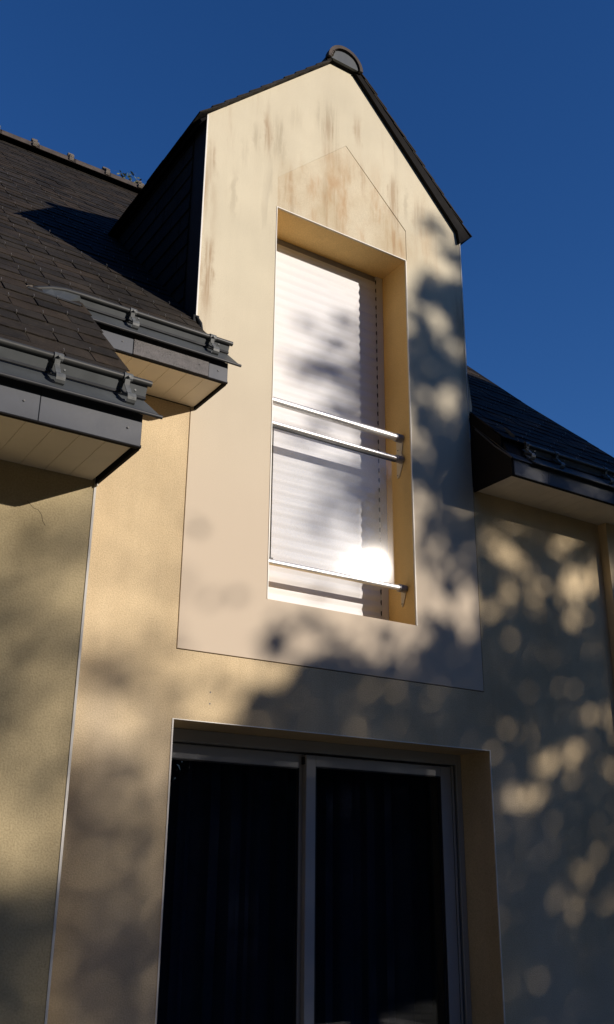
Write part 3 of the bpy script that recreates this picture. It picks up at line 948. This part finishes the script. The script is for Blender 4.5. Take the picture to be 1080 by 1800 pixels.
# ------------------------------------------------------------------ eaves: soffit, fascia, gutter
def eaves(x0, x1, yf, zb, yw, fh, joints, board, gx0, gx1, k=1.0, tail=None, end=None, brackets=(), rough=None, hang=0.03, fm='fascia'):
    # soffit boards with V joints
    base = MB().box(x0 + 0.002, x1 - 0.004, yf + 0.03, yw, zb + 0.022, zb + 0.035).build('soffit', 'edge_dark', H)
    xx = x0 + 0.003
    bm_ = MB().box(0, board - 0.0012, yf + 0.022, yw - 0.0005, zb + 0.008, zb + 0.021).mesh('soffit_board', 'soffit', bevel=0.0012)
    while xx < x1 - 0.01:
        wdt = min(board, x1 - 0.008 - xx)
        if wdt >= board - 1e-4:
            link('soffit_board', bm_, base, (xx, 0, 0))
        elif wdt > 0.015:
            MB().box(xx, xx + wdt - 0.0035, yf + 0.022, yw - 0.0005, zb + 0.008, zb + 0.021).build('soffit_board', 'soffit', base)
        xx += board
    # closed box behind the fascia, up to the roof deck
    MB().prism_x([(yf + 0.02, zb + 0.036), (yw + 0.02, zb + 0.036), (yw + 0.02, yw + 0.02 - RK - 0.012), (yf + 0.10, yf + 0.10 - RK - 0.012), (yf + 0.02, zb + fh + 0.02)], x0 + 0.001, x1 - 0.009).build('eaves_box', 'edge_dark', H)
    # dark trim along the ends and under the fascia
    t = MB().box(x0 - 0.004, x1 + 0.003, yf + 0.003, yf + 0.0215, zb - 0.004, zb + 0.0075)
    if end == 'right':
        t.box(x1 - 0.0075, x1 + 0.004, yf + 0.022, yw - 0.002, zb - 0.006, zb + 0.06)
        t.prism_x([(yf + 0.022, zb + 0.0605), (yw + 0.3, zb + 0.0605), (yw + 0.3, yw + 0.25 - RK), (yf + 0.05, yf - RK)], x1 - 0.0075, x1 + 0.0035)
    t.build('eaves_trim', 'edge_dark', H)
    # fascia in lengths
    cuts = [x0] + list(joints) + [x1]
    for a, b_ in zip(cuts[:-1], cuts[1:]):
        r_ = rough is not None and abs(a - rough) < 0.02
        yo = -0.004 if r_ else random.uniform(-0.001, 0.001)
        MB().box(a + 0.0016, b_ - 0.0005, yf + yo, yf + 0.018, zb, zb + fh + 0.018).build('fascia_board', 'fascia_rough' if r_ else fm, H, bevel=0.0015)
    nail = MB()
    for xn in [c - 0.055 for c in cuts[1:]]:
        if xn < x1:
            nail.tube([(xn, yf - 0.0005, zb + fh * 0.55), (xn, yf - 0.004, zb + fh * 0.55)], 0.0035, 8)
    nail.build('fascia_nails', 'screw', H)
    # gutter: drip bead, sloping apron, upright sheet and rolled bead
    zt = zb + fh
    g_ = MB()
    tip = (yf - hang, zt + 0.009)
    up0 = (yf + 0.058 * k, zb + 0.19 * k + 0.012)
    top = (yf + 0.036 * k, zb + 0.252 * k)
    back = (yf + 0.13 * k, up0[1] + 0.072)
    # apron: slanted cut at its right end
    g_.add([(gx0, tip[0], tip[1]), (gx1 + 0.018, tip[0], tip[1]), (gx1 - 0.035, back[0], back[1]), (gx0, back[0], back[1]),
            (gx0, tip[0], tip[1] - 0.004), (gx1 + 0.018, tip[0], tip[1] - 0.004), (gx1 - 0.035, back[0], back[1] - 0.004), (gx0, back[0], back[1] - 0.004)],
           [(0, 1, 2, 3), (7, 6, 5, 4), (0, 4, 5, 1), (1, 5, 6, 2), (2, 6, 7, 3), (3, 7, 4, 0)])
    g_.box(gx0, gx1 - 0.06, yf + 0.020, yf + 0.04, zt + 0.0005, zt + 0.02)
    gut = g_.build('gutter', 'zinc', H)
    MB().tube([(gx0, tip[0] - 0.001, tip[1] - 0.002), (gx1 + 0.02, tip[0] - 0.001, tip[1] - 0.002)], 0.0075, 10).build('drip_edge', 'zinc_dark', gut, smooth=True)
    u = MB()
    bp = [(gx1, top[0], top[1])]
    if tail:
        bp = [(xt, top[0] + dy, top[1] + dz) for xt, dy, dz in tail] + bp
    else:
        bp = [(gx0, top[0], top[1])] + bp
    # upright sheet follows the bead
    for (a, b_) in zip(bp[:-1], bp[1:]):
        xa, ya, za = a
        xb, yb, zb_ = b_
        if b_ == bp[-1]:
            xb -= 0.012
        la = up0
        fa = up0 if not (tail and xa < 1.255) else (3.912, 2.510)
        fb = up0 if not (tail and xb < 1.24) else (3.912, 2.510)
        u.add([(xa, fa[0], fa[1]), (xb, fb[0], fb[1]), (xb, yb, zb_), (xa, ya, za),
               (xa, fa[0] + 0.003, fa[1]), (xb, fb[0] + 0.003, fb[1]), (xb, yb + 0.003, zb_), (xa, ya + 0.003, za)],
              [(0, 1, 2, 3), (7, 6, 5, 4), (0, 4, 5, 1), (1, 5, 6, 2), (2, 6, 7, 3), (3, 7, 4, 0)])
    u.build('gutter_side', 'zinc', gut)
    MB().tube([(bp[0][0], up0[0] - 0.003, up0[1] + 0.003), (gx1 - 0.012, up0[0] - 0.003, up0[1] + 0.003)], 0.0075, 8).build('gutter_foot', 'zinc_dark', gut, smooth=True)
    MB().tube(bp, 0.0125 * (0.9 + 0.1 * k), 14).build('gutter_bead', 'zinc_pipe', gut, smooth=True)
    for xb in brackets:
        s_ = MB()
        ty, tz = top
        R1 = 0.0175
        prof = []
        for kk in range(9):      # clip round the bead
            a = R(300 - 30 * kk)
            prof.append((ty + R1 * math.cos(a), tz + R1 * math.sin(a)))
        s_.ribbon_x(prof, xb - 0.017, xb + 0.017, -0.003)
        # strap down to the scroll foot standing on the apron
        fy, fz = yf + 0.008 * k, zb + 0.155 * k + 0.006
        s_.ribbon_x([(ty - 0.012, tz - 0.014), (ty - 0.006, tz - 0.035), (fy + 0.006, fz + 0.04), (fy - 0.004, fz + 0.022)], xb - 0.013, xb + 0.007, -0.003)
        ring = []
        for kk in range(11):
            a = R(100 + 27 * kk)
            ring.append((fy - 0.001 + 0.021 * math.cos(a), fz + 0.001 + 0.021 * math.sin(a)))
        s_.ribbon_x(ring, xb - 0.015, xb + 0.019, -0.0035)
        # twisted arm running back under the bead to the foot of the sheet
        s_.tube([(xb - 0.004, fy + 0.004, fz + 0.02), (xb - 0.012, (fy + up0[0]) / 2, fz + 0.035), (xb - 0.02, up0[0] - 0.004, up0[1] + 0.02)], 0.0045, 6)
        s_.tube([(xb, ty - 0.016, tz - 0.004), (xb, ty - 0.026, tz - 0.006)], 0.005, 8)
        s_.tube([(xb + 0.012, fy - 0.02, fz + 0.03), (xb + 0.012, fy - 0.027, fz + 0.03)], 0.004, 8)
        s_.build('gutter_bracket', 'bracket', gut)
    return gut

# left eaves of the main wall
eaves(WGX + 0.0, DX0 + 0.024, 3.938, 2.355, FY, 0.092, (1.527, 1.935), 0.098, 1.262, 2.082, 1.0,
      tail=[(1.015, 0.012, -0.052), (1.06, 0.008, -0.032), (1.12, 0.004, -0.012), (1.18, 0.001, -0.002), (1.26, 0, 0)], end='right',
      brackets=(1.525, 1.965), rough=1.527)
# mossy solder patch at the end of the tail
MB().prism_y([(0.985, 2.49), (1.035, 2.505), (1.02, 2.565), (0.975, 2.545)], 3.955, 3.975).build('tail_end', 'mortar', H)
MB().tube([(0.99, 3.922, 2.521), (1.15, 3.908, 2.508), (1.235, 3.903, 2.504), (1.27, 3.985, 2.548)], 0.006, 8).build('tail_foot', 'zinc_dark', H)
# wing eaves
eaves(LX0, WGX + 0.004, 3.072, 1.472, WY, 0.112, (-0.9, -0.1, 0.868), 0.098, LX0, 1.292, 1.13, end='right', brackets=(-0.4, 0.05, 0.5, 0.925, 1.195), hang=0.036)
# right eaves
eaves(DX1 + 0.018, 5.5, 3.945, 2.325, FY - 0.0005, 0.095, (4.335, 5.0), 0.098, 4.19, 5.6, 1.0, brackets=(4.20, 4.46, 4.92, 5.4))
# closed end of the right eaves box with its sloping top edge, and the grey tongue of zinc above it
MB().prism_x([(3.95, 2.322), (FY - 0.001, 2.322), (FY - 0.001, 2.80), (4.24, 2.735), (3.95, 2.43)], DX1 + 0.004, DX1 + 0.016).build('eaves_end', 'edge_dark', H)
MB().tube([(DX1 + 0.002, 3.94, 2.432), (DX1 + 0.002, 4.08, 2.56), (DX1 + 0.002, 4.25, 2.745)], 0.006, 8).build('eaves_end_edge', 'zinc_dark', H)
MB().prism_x([(3.93, 2.43), (4.28, 2.79), (4.28, 2.785), (3.93, 2.425)], DX1 + 0.004, 4.25).build('zinc_tongue', 'zinc_dark', H)
MB().add([(DX1 + 0.02, 4.20, 2.735), (4.165, 4.06, 2.60), (4.17, 4.04, 2.655), (DX1 + 0.12, 4.11, 2.74), (DX1 + 0.02, 4.21, 2.755)], [(0, 1, 2, 3, 4)]).build('corner_tongue', 'zinc', H)

# weeds rooted in the ridge
wd = MB()
for k in range(60):
    c = Vector((random.gauss(3.03, 0.07), RIDGE_Y - 0.05 + random.gauss(0, 0.03), RIDGE_Y - RK + 0.09 + abs(random.gauss(0, 0.05))))
    a = Vector((random.gauss(0, 1), random.gauss(0, 1), random.gauss(0.4, 1))).normalized() * 0.022
    b_ = a.cross(Vector((random.gauss(0, 1), random.gauss(0, 1), random.gauss(0, 1)))).normalized() * 0.010
    wd.add([c - a, c + b_, c + a, c - b_], [(0, 1, 2, 3)])
weed = wd.build('ridge_weed', 'weed')
weed['label'] = 'small green tuft of weeds growing on the main ridge beside the dormer roof'
weed['category'] = 'plant'

# shade on the facade plane, in metres
SHADE_OUTLINE = [(3.54, 3.43), (3.65, 3.73), (3.84, 4.08), (4.04, 4.16), (4.16, 4.4), (4.36, 5.0), (7.11, 5.5), (6.66, 1.83), (5.59, -2.71), (2.18, -1.98), (2.03, -0.23), (1.9, -0.04), (1.78, -0.04), (2.04, 0.25), (2.07, 0.62), (2.32, 0.66), (2.44, 0.84), (2.62, 0.98), (2.77, 1.12), (3.39, 1.19), (3.54, 1.35), (3.57, 1.73), (3.54, 2.16), (3.52, 2.85)]
GAPS = [(3.85, 4.24, 0.16, 0.08, 0.3825), (3.72, 4.24, 0.09, 0.05, 0.8049999999999999), (1.78, -0.34, 0.49, 0.6, 0.0585), (1.73, 0.22, 0.45, 0.35, 0.171), (1.79, 0.91, 0.37, 0.24, 0.6324000000000001), (1.98, 1.07, 0.09, 0.34, 0.7440000000000001), (2.16, 1.92, 0.06, 0.03, 0.7440000000000001), (2.25, 1.87, 0.05, 0.03, 0.7254), (2.1, 1.68, 0.04, 0.09, 0.7905), (2.29, 1.38, 0.05, 0.04, 0.5766), (2.2, 1.33, 0.08, 0.03, 0.6138), (2.36, 1.44, 0.04, 0.02, 0.651), (2.13, 1.29, 0.04, 0.02, 0.6975), (2.29, 1.61, 0.03, 0.07, 0.7626), (2.36, 1.69, 0.05, 0.03, 0.85), (1.81, 1.39, 0.13, 0.07, 0.62), (1.58, 1.38, 0.14, 0.17, 0.8), (1.83, 0.86, 0.14, 0.07, 0.171), (1.57, 0.86, 0.12, 0.07, 0.225), (1.84, 0.57, 0.23, 0.13, 0.6), (1.65, 0.29, 0.11, 0.1, 0.12600000000000003), (1.84, 0.2, 0.12, 0.06, 0.135), (1.97, 0.35, 0.1, 0.11, 0.189), (1.71, -0.06, 0.15, 0.06, 0.054), (1.82, -0.01, 0.12, 0.05, 0.054), (2.0, -0.11, 0.09, 0.08, 0.036000000000000004), (1.64, -0.22, 0.08, 0.07, 0.135), (1.81, -0.34, 0.15, 0.07, 0.081), (1.7, -0.53, 0.17, 0.1, 0.099), (1.9, -0.54, 0.12, 0.12, 0.07200000000000001), (1.93, -0.25, 0.09, 0.08, 0.045000000000000005), (2.28, 0.83, 0.08, 0.06, 0.135), (2.2, 0.86, 0.05, 0.02, 0.225), (2.63, 1.2, 0.1, 0.09, 0.18000000000000002), (2.85, 1.27, 0.07, 0.07, 0.1575), (3.0, 1.22, 0.08, 0.06, 0.225), (3.25, 1.32, 0.05, 0.1, 0.1575), (3.15, 1.16, 0.11, 0.04, 0.18000000000000002), (2.69, 1.17, 0.06, 0.04, 0.75), (2.83, 1.12, 0.04, 0.07, 0.6), (3.15, 1.24, 0.09, 0.05, 0.85), (3.43, 1.27, 0.08, 0.11, 0.85), (3.35, 1.37, 0.06, 0.05, 0.9), (3.8, 3.94, 0.15, 0.1, 0.9774999999999999), (3.83, 3.85, 0.08, 0.03, 0.8624999999999999), (3.65, 3.56, 0.08, 0.08, 0.7474999999999999), (3.79, 3.48, 0.08, 0.1, 1), (3.94, 3.35, 0.07, 0.07, 0.8624999999999999), (3.64, 3.2, 0.07, 0.05, 0.3825), (3.8, 3.31, 0.06, 0.04, 0.255), (3.85, 2.87, 0.09, 0.1, 1), (3.67, 2.9, 0.06, 0.07, 0.2975), (3.74, 2.75, 0.07, 0.04, 0.2975), (3.58, 2.57, 0.06, 0.07, 0.3825), (3.62, 2.48, 0.06, 0.04, 0.255), (3.61, 2.14, 0.09, 0.07, 0.8624999999999999), (3.74, 2.11, 0.08, 0.03, 0.3825), (3.96, 2.2, 0.13, 0.02, 0.425), (3.65, 1.93, 0.08, 0.06, 0.69), (3.69, 1.83, 0.06, 0.05, 0.2975), (3.81, 1.77, 0.08, 0.06, 0.9774999999999999), (3.99, 1.9, 0.04, 0.08, 0.2975), (4.02, 1.79, 0.05, 0.05, 0.3825), (3.65, 1.64, 0.09, 0.1, 0.9199999999999999), (3.82, 1.51, 0.19, 0.08, 1), (3.93, 1.61, 0.08, 0.09, 1), (3.92, 1.44, 0.07, 0.05, 1), (3.58, 1.49, 0.06, 0.1, 0.9199999999999999), (4.09, 1.57, 0.06, 0.04, 0.425), (3.53, 1.31, 0.05, 0.06, 0.8624999999999999), (3.47, 1.24, 0.07, 0.08, 0.85), (3.66, 1.27, 0.04, 0.03, 0.2125), (3.79, 1.3, 0.05, 0.03, 0.187), (3.86, 1.16, 0.06, 0.03, 0.17), (4.25, 1.99, 0.13, 0.08, 1), (4.15, 2.06, 0.06, 0.05, 0.8049999999999999), (4.32, 2.15, 0.17, 0.03, 0.425), (4.35, 1.91, 0.05, 0.04, 0.8049999999999999), (4.51, 2.02, 0.05, 0.04, 0.34), (4.56, 2.12, 0.06, 0.04, 0.69), (4.72, 2.1, 0.05, 0.03, 0.425), (4.81, 2.18, 0.08, 0.04, 1), (4.95, 2.16, 0.06, 0.04, 0.255), (4.8, 2.04, 0.04, 0.05, 0.4675), (4.25, 1.72, 0.06, 0.08, 0.8624999999999999), (4.22, 1.81, 0.05, 0.04, 0.34), (4.49, 1.85, 0.06, 0.07, 0.425), (4.53, 1.71, 0.08, 0.08, 0.9199999999999999), (4.62, 1.8, 0.06, 0.05, 0.8049999999999999), (4.54, 1.6, 0.05, 0.04, 0.8049999999999999), (4.96, 1.92, 0.16, 0.07, 1), (5.09, 2.0, 0.07, 0.08, 1), (4.88, 1.82, 0.09, 0.05, 0.9199999999999999), (4.93, 1.7, 0.07, 0.05, 0.8624999999999999), (4.76, 1.72, 0.05, 0.05, 0.2975), (4.88, 1.61, 0.08, 0.05, 0.34), (4.94, 1.52, 0.06, 0.04, 0.255), (5.06, 1.37, 0.04, 0.04, 0.255), (4.95, 1.02, 0.07, 0.04, 0.9774999999999999), (4.83, 0.97, 0.08, 0.04, 0.69), (4.84, 1.08, 0.06, 0.04, 0.2125), (4.68, 0.74, 0.08, 0.08, 0.9774999999999999), (4.47, 0.67, 0.09, 0.07, 1), (4.57, 0.7, 0.06, 0.03, 0.9199999999999999), (5.05, 0.69, 0.07, 0.05, 0.69), (4.71, 0.6, 0.08, 0.03, 0.34), (4.2, 0.9, 0.05, 0.04, 0.17), (3.66, 0.92, 0.03, 0.04, 0.255), (4.22, 0.46, 0.11, 0.04, 0.8624999999999999), (4.38, 0.49, 0.08, 0.04, 0.69), (4.29, 0.39, 0.08, 0.05, 0.8624999999999999), (4.56, 0.29, 0.06, 0.04, 0.2975), (4.21, 0.26, 0.06, 0.03, 0.255), (4.7, 0.09, 0.06, 0.05, 0.7474999999999999), (4.87, 0.15, 0.07, 0.04, 0.8624999999999999), (4.48, -0.11, 0.05, 0.05, 0.8049999999999999), (4.65, -0.15, 0.06, 0.05, 0.69), (4.91, -0.08, 0.06, 0.05, 0.8049999999999999), (4.47, 0.17, 0.06, 0.03, 0.17), (5.14, 0.99, 0.04, 0.09, 0.69), (5.5, 2.16, 0.21, 0.15, 0.425), (3.62, 3.62, 0.11, 0.09, 0.02), (3.91, 3.74, 0.16, 0.11, 0.02), (4.03, 4.0, 0.06, 0.14, 0.2), (3.85, 4.24, 0.19, 0.1, 0.15), (2.56, 1.15, 0.08, 0.08, 0.1), (2.74, 1.27, 0.08, 0.04, 0.12), (3.15, 1.35, 0.05, 0.03, 0.15), (3.32, 1.28, 0.05, 0.07, 0.1)]
GAPS_FASCIA = [(3.95, 2.24, 0.07, 0.04, 1), (3.81, 2.24, 0.04, 0.03, 0.5), (4.36, 2.26, 0.05, 0.03, 0.5), (4.49, 2.26, 0.05, 0.03, 0.5), (3.72, 2.39, 0.07, 0.03, 0.5), (3.93, 2.4, 0.08, 0.04, 0.5), (4.58, 2.31, 0.11, 0.03, 0.4)]
GAPS_WING = [(0.45, 0.77, 0.87, 0.31, 0.5), (0.5, 0.25, 0.84, 0.32, 0.5), (0.51, 1.06, 0.13, 0.03, 0.7), (0.54, 0.98, 0.09, 0.03, 0.35), (0.44, 0.86, 0.19, 0.08, 0.55), (0.41, 0.53, 0.12, 0.05, 0.15), (0.57, 0.61, 0.09, 0.04, 0.5), (0.49, 0.35, 0.19, 0.08, 0.5), (0.59, 0.06, 0.12, 0.05, 0.12), (0.45, -0.01, 0.08, 0.05, 0.2), (0.55, -0.12, 0.12, 0.07, 0.42), (0.47, -0.45, 0.48, 0.19, 0.07), (0.51, -0.84, 0.46, 0.24, 0.05)]
GAPS_SHUTTER = [(3.36, 3.54, 0.13, 0.07, 0.1), (3.13, 3.43, 0.09, 0.05, 0.25), (3.22, 3.32, 0.07, 0.04, 0.35), (3.33, 3.33, 0.16, 0.06, 0.15), (3.49, 3.47, 0.05, 0.09, 0.5), (3.33, 3.14, 0.23, 0.09, 0.05), (3.0, 3.09, 0.12, 0.05, 0.25), (3.12, 3.01, 0.14, 0.06, 0.15), (3.49, 3.07, 0.09, 0.21, 0.08), (3.37, 2.87, 0.15, 0.08, 0.1), (3.19, 2.72, 0.14, 0.04, 0.25), (3.02, 2.57, 0.1, 0.05, 0.35), (3.1, 2.86, 0.17, 0.05, 1), (3.31, 2.44, 0.13, 0.08, 0.2), (3.46, 2.39, 0.08, 0.21, 0.12), (3.34, 2.23, 0.13, 0.09, 0.3), (3.21, 2.07, 0.12, 0.07, 0.35), (3.37, 1.93, 0.12, 0.05, 0.5), (3.5, 2.18, 0.09, 0.15, 0.12), (3.05, 1.74, 0.15, 0.03, 0.6), (3.33, 1.66, 0.16, 0.03, 0.7), (3.54, 1.97, 0.21, 0.15, 0.95), (3.71, 1.92, 0.18, 0.18, 1)]

# ------------------------------------------------------------------ trees that shade the facade
# The photograph shows their shade only. How much light comes through is given on the facade plane
# (x, z in metres) and the foliage is grown up-sun from there.
def inside(px, pz, poly):
    r = np.zeros(px.shape, bool)
    n = len(poly)
    for i in range(n):
        x0, z0 = poly[i]
        x1, z1 = poly[(i + 1) % n]
        c = ((z0 > pz) != (z1 > pz)) & (px < (x1 - x0) * (pz - z0) / (z1 - z0 + 1e-12) + x0)
        r ^= c
    return r
def paint(T, X, Z, lst, gate):
    for cx, cz, rx, rz, v in lst:
        d = np.sqrt(((X - cx) / rx) ** 2 + ((Z - cz) / rz) ** 2)
        w = np.clip((1.10 - d) / 0.3, 0, 1)
        w = w * w * (3 - 2 * w) * gate
        T = T * (1 - w) + v * w
    return T
def through(X, Z):
    # uneven, leafy outlines rather than smooth ones
    X, Z = (X + 0.035 * np.sin(9 * Z + 2 * np.sin(5 * X)) + 0.02 * np.sin(27 * Z + 11 * X) + 0.012 * np.sin(61 * Z - 23 * X),
            Z + 0.03 * np.sin(8 * X + 1.5 * np.sin(6 * Z)) + 0.018 * np.sin(31 * X - 9 * Z) + 0.012 * np.sin(57 * X + 31 * Z))
    T = np.ones(X.shape)
    ins = inside(X, Z, SHADE_OUTLINE) & (X > 0.72)
    T[ins] = 0.012
    T[(X > 5.7) & (Z < 4.0)] = 0.04
    T = paint(T, X, Z, GAPS, X > 0.72)
    T = paint(T, X, Z, GAPS_FASCIA, (X > 3.9) & (Z > 2.17))
    right = np.where((X > 4.08) & (Z < 2.18), np.where(Z < 0.3, 0.62, 0.9), 1.0)
    T[(X > 0.72) & (X < 1.17) & (Z < 1.25)] = 0.12
    T = T * right
    T = paint(T, X, Z, GAPS_WING, X <= 0.72)
    T = paint(T, X, Z, GAPS_SHUTTER, (X > 2.7) & (X < 3.5) & (Z > 1.42))
    return np.clip(T, 0.006, 1)

def leaf_mesh(name, C, size, mat, aspect=0.6):
    n = len(C)
    a = rng.normal(size=(n, 3))
    a /= np.linalg.norm(a, axis=1)[:, None]
    h = rng.normal(size=(n, 3))
    b = np.cross(a, h)
    b /= np.linalg.norm(b, axis=1)[:, None]
    a *= (size / 2)[:, None]
    b *= (size / 2 * aspect)[:, None]
    V = np.stack([C - a, C + b - a * 0.1, C + a, C - b - a * 0.1], 1).reshape(-1, 3)
    me = bpy.data.meshes.new(name)
    me.vertices.add(4 * n)
    me.vertices.foreach_set('co', V.ravel())
    me.loops.add(4 * n)
    me.loops.foreach_set('vertex_index', np.arange(4 * n, dtype=np.int32))
    me.polygons.add(n)
    me.polygons.foreach_set('loop_start', np.arange(0, 4 * n, 4, dtype=np.int32))
    me.update()
    me.validate()
    me.materials.append(MAT[mat])
    return me

def grow(name, label, xr, zr, t0, t1, tscale, leaf, base, density_fn, sel):
    """Foliage for the part of the shade selected by sel, at t0..t1 metres up-sun of the facade."""
    area = (xr[1] - xr[0]) * (zr[1] - zr[0])
    amean = leaf * leaf * 0.5 * 0.6 * 0.5 / 0.77   # mean cover of one leaf, measured on the facade plane
    taumax = 4.9 * tscale
    n = int(area * taumax / amean)
    X = rng.uniform(*xr, n)
    Z = rng.uniform(*zr, n)
    tau = -np.log(density_fn(X, Z)) * tscale
    keep = (rng.uniform(0, taumax, n) < tau) & sel(X, Z)
    X, Z = X[keep], Z[keep]
    t = rng.uniform(t0, t1, len(X)) + 0.35 * np.sin(X * 5) * np.cos(Z * 4)
    C = np.stack([X + SUN.x * t, FY + SUN.y * t, Z + SUN.z * t], 1)
    size = leaf * rng.uniform(0.8, 1.2, len(C))
    tr = thing(name, (base[0], base[1], GROUND), label, 'tree', 'trees in the garden behind the viewer')
    link('crown', leaf_mesh('crown', C, size, 'leaf'), tr, (0, 0, 0), kind='stuff')
    return tr, C

RIGHT = lambda X, Z: (X > 2.05)
LEFT = lambda X, Z: (X <= 2.05)
t1, C1 = grow('broadleaf_tree', 'dense broadleaf tree standing in the garden and throwing dappled shade on the dormer front',
              (2.05, 7.2), (-2.4, 4.35), 15.5, 18.5, 1.0, 0.095, (13.0, -9.0), through, RIGHT)
t2, C2 = grow('broadleaf_tree', 'taller loose-crowned tree farther off whose shade softly mottles the lower left wall',
              (-3.0, 2.05), (-2.4, 2.6), 23.0, 28.0, 1.2, 0.13, (17.0, -18.0), through, LEFT)
def limbs(tr, C, base, r0, nb, zlow, keep):
    top = Vector(C.mean(0))
    b0 = Vector((base[0], base[1], GROUND - 0.1))
    fork = b0.lerp(Vector((top.x, top.y, 0)), 0.25)
    fork.z = zlow
    MB().tube([b0, b0.lerp(fork, 0.5) + Vector((0.1, -0.1, 0)), fork], r0, 12, r0 * 0.7).build('trunk', 'bark', tr, smooth=True)
    idx = rng.choice(len(C), nb, replace=False)
    for k in idx:
        e = Vector(C[k])
        mid = fork.lerp(e, 0.5) + Vector((rng.normal() * 0.25, rng.normal() * 0.25, 0.4))
        MB().tube([fork - Vector((0, 0, 0.2)), mid, e], r0 * 0.32, 8, 0.02).build('limb', 'bark', tr, smooth=True)
dk = C1[(through(C1[:, 0] - SUN.x * (C1[:, 1] - FY) / SUN.y, C1[:, 2] - SUN.z * (C1[:, 1] - FY) / SUN.y) < 0.05)]
limbs(t1, dk[dk[:, 2] < np.median(dk[:, 2])], (13.0, -9.0), 0.28, 9, 2.6, None)
tw = MB()
for k in rng.choice(len(C1), 150, replace=False):
    e = Vector(C1[k])
    d = (Vector((13.0, -9.0, 3.0)) - e).normalized() * rng.uniform(0.5, 1.1) + Vector(rng.normal(size=3)) * 0.12
    tw.tube([e, e + d * 0.5 + Vector(rng.normal(size=3)) * 0.05, e + d], 0.006, 5, 0.02)
tw.build('twigs', 'bark', t1, kind='stuff')
lowc = C2[C2[:, 2] < np.quantile(C2[:, 2], 0.4)]
limbs(t2, lowc, (17.0, -18.0), 0.32, 8, 4.0, None)

# lower unseen trees added so the door glass mirrors dark foliage, not sky
spots = [(13.0, -24.0, 10.5, 5.6), (23.8, -26.5, 10.5, 6.4), (20.4, -20.8, 8.0, 4.6), (9.0, -21.0, 6.2, 4.2), (16.5, -19.5, 5.6, 4.0), (24.0, -18.0, 6.2, 4.4), (29.5, -13.5, 6.6, 4.2), (2.0, -24.0, 6.4, 4.5), (-6.5, -22.0, 6.0, 4.2), (21.0, -29.0, 7.0, 4.6)]
desc = ['dark tree in the gap left of the shade tree trunk', 'dark tree in the gap right of the shade tree trunk', 'dark narrow tree between the low tree and the rounded tree', 'dark bushy tree closing the garden straight behind the viewer', 'low wide tree under the shade tree', 'dark rounded tree to the right of the shade tree',
        'rightmost dark tree of the garden edge', 'dark tree behind the viewer, left of the middle', 'leftmost dark tree of the garden edge', 'tall dark tree in the second row of the garden edge']
for (x, y, h, r_), ds in zip(spots, desc):
    n = 8500
    a = rng.uniform(0, 2 * np.pi, n)
    u = rng.uniform(-1, 1, n)
    rad = rng.uniform(0.55, 1.0, n) ** 0.4
    rad *= 0.85 + 0.15 * np.sin(3 * a + x) * np.cos(4 * u + y)
    c = np.stack([x + r_ * 0.8 * rad * np.sqrt(1 - u ** 2) * np.cos(a), y + r_ * 0.8 * rad * np.sqrt(1 - u ** 2) * np.sin(a), GROUND + h * 0.52 + h * 0.48 * rad * u], 1)
    tr = thing('dark_tree', (x, y, GROUND), ds, 'tree', 'trees in the garden behind the viewer')
    link('crown', leaf_mesh('crown', c, 0.42 * rng.uniform(0.7, 1.3, n), 'leaf_dark'), tr, (0, 0, 0), kind='stuff')
    MB().tube([(x, y, GROUND - 0.1), (x + 0.1, y, GROUND + h * 0.5), (x, y + 0.1, GROUND + h * 0.85)], 0.2, 9, 0.05).build('trunk', 'bark', tr, smooth=True)

# unseen tall trees added to block sky light, clear of the sun's path
tall = [(2.0, -14.5, 17.0, 6.0, 'tallest dense tree, close behind the viewer'), (21.5, -2.5, 15.0, 5.5, 'tall dense tree close beyond the right end of the terrace'), (-7.5, -8.0, 16.0, 5.5, 'tall dense tree close to the left of the viewer'),
        (-14.0, -12.0, 13.0, 6.0, 'tall dense tree at the left end of the garden'), (-6.0, -27.0, 15.0, 6.5, 'tall dense tree behind the viewer, left of the low trees'),
        (5.0, -30.0, 15.0, 6.0, 'tall dense tree straight behind the viewer, beyond the low trees'), (27.0, -6.0, 13.0, 6.0, 'tall dense tree at the right end of the garden'),
        (25.0, 6.0, 12.0, 6.0, 'tall dense tree beyond the right end of the house'), (-9.5, 3.0, 18.0, 5.5, 'tall dense tree beyond the left end of the house')]
for x, y, h, r_, ds in tall:
    n = 7000
    d = rng.normal(size=(n, 3))
    d /= np.linalg.norm(d, axis=1)[:, None]
    rad = rng.uniform(0.5, 1.0, n) ** 0.4
    c = np.stack([x + r_ * rad * d[:, 0], y + r_ * rad * d[:, 1], GROUND + h * 0.53 + h * 0.47 * rad * d[:, 2]], 1)
    tr = thing('tall_tree', (x, y, GROUND), ds, 'tree', 'trees in the garden behind the viewer')
    link('crown', leaf_mesh('crown', c, 0.55 * rng.uniform(0.7, 1.3, n), 'leaf_dark'), tr, (0, 0, 0), kind='stuff')
    MB().tube([(x, y, GROUND - 0.1), (x + 0.1, y, GROUND + h * 0.5), (x, y + 0.1, GROUND + h * 0.85)], 0.3, 9, 0.06).build('trunk', 'bark', tr, smooth=True)
n = 42000  # unseen leaf wall, added to darken what the door glass mirrors
c = np.stack([rng.uniform(-12, 26, n), -10.5 + rng.normal(0, 0.32, n), GROUND + 2.7 * rng.uniform(0, 1, n) ** 0.9], 1)
hd = thing('hedge', (7.0, -10.5, GROUND), 'long clipped dark hedge across the garden behind the viewer', 'hedge')
link('foliage', leaf_mesh('foliage', c, 0.16 * rng.uniform(0.7, 1.3, n), 'leaf_dark'), hd, (0, 0, 0), kind='stuff')
MB().box(-12, 26, -10.7, -10.3, GROUND, GROUND + 2.4).build('branch_core', 'bark', hd)
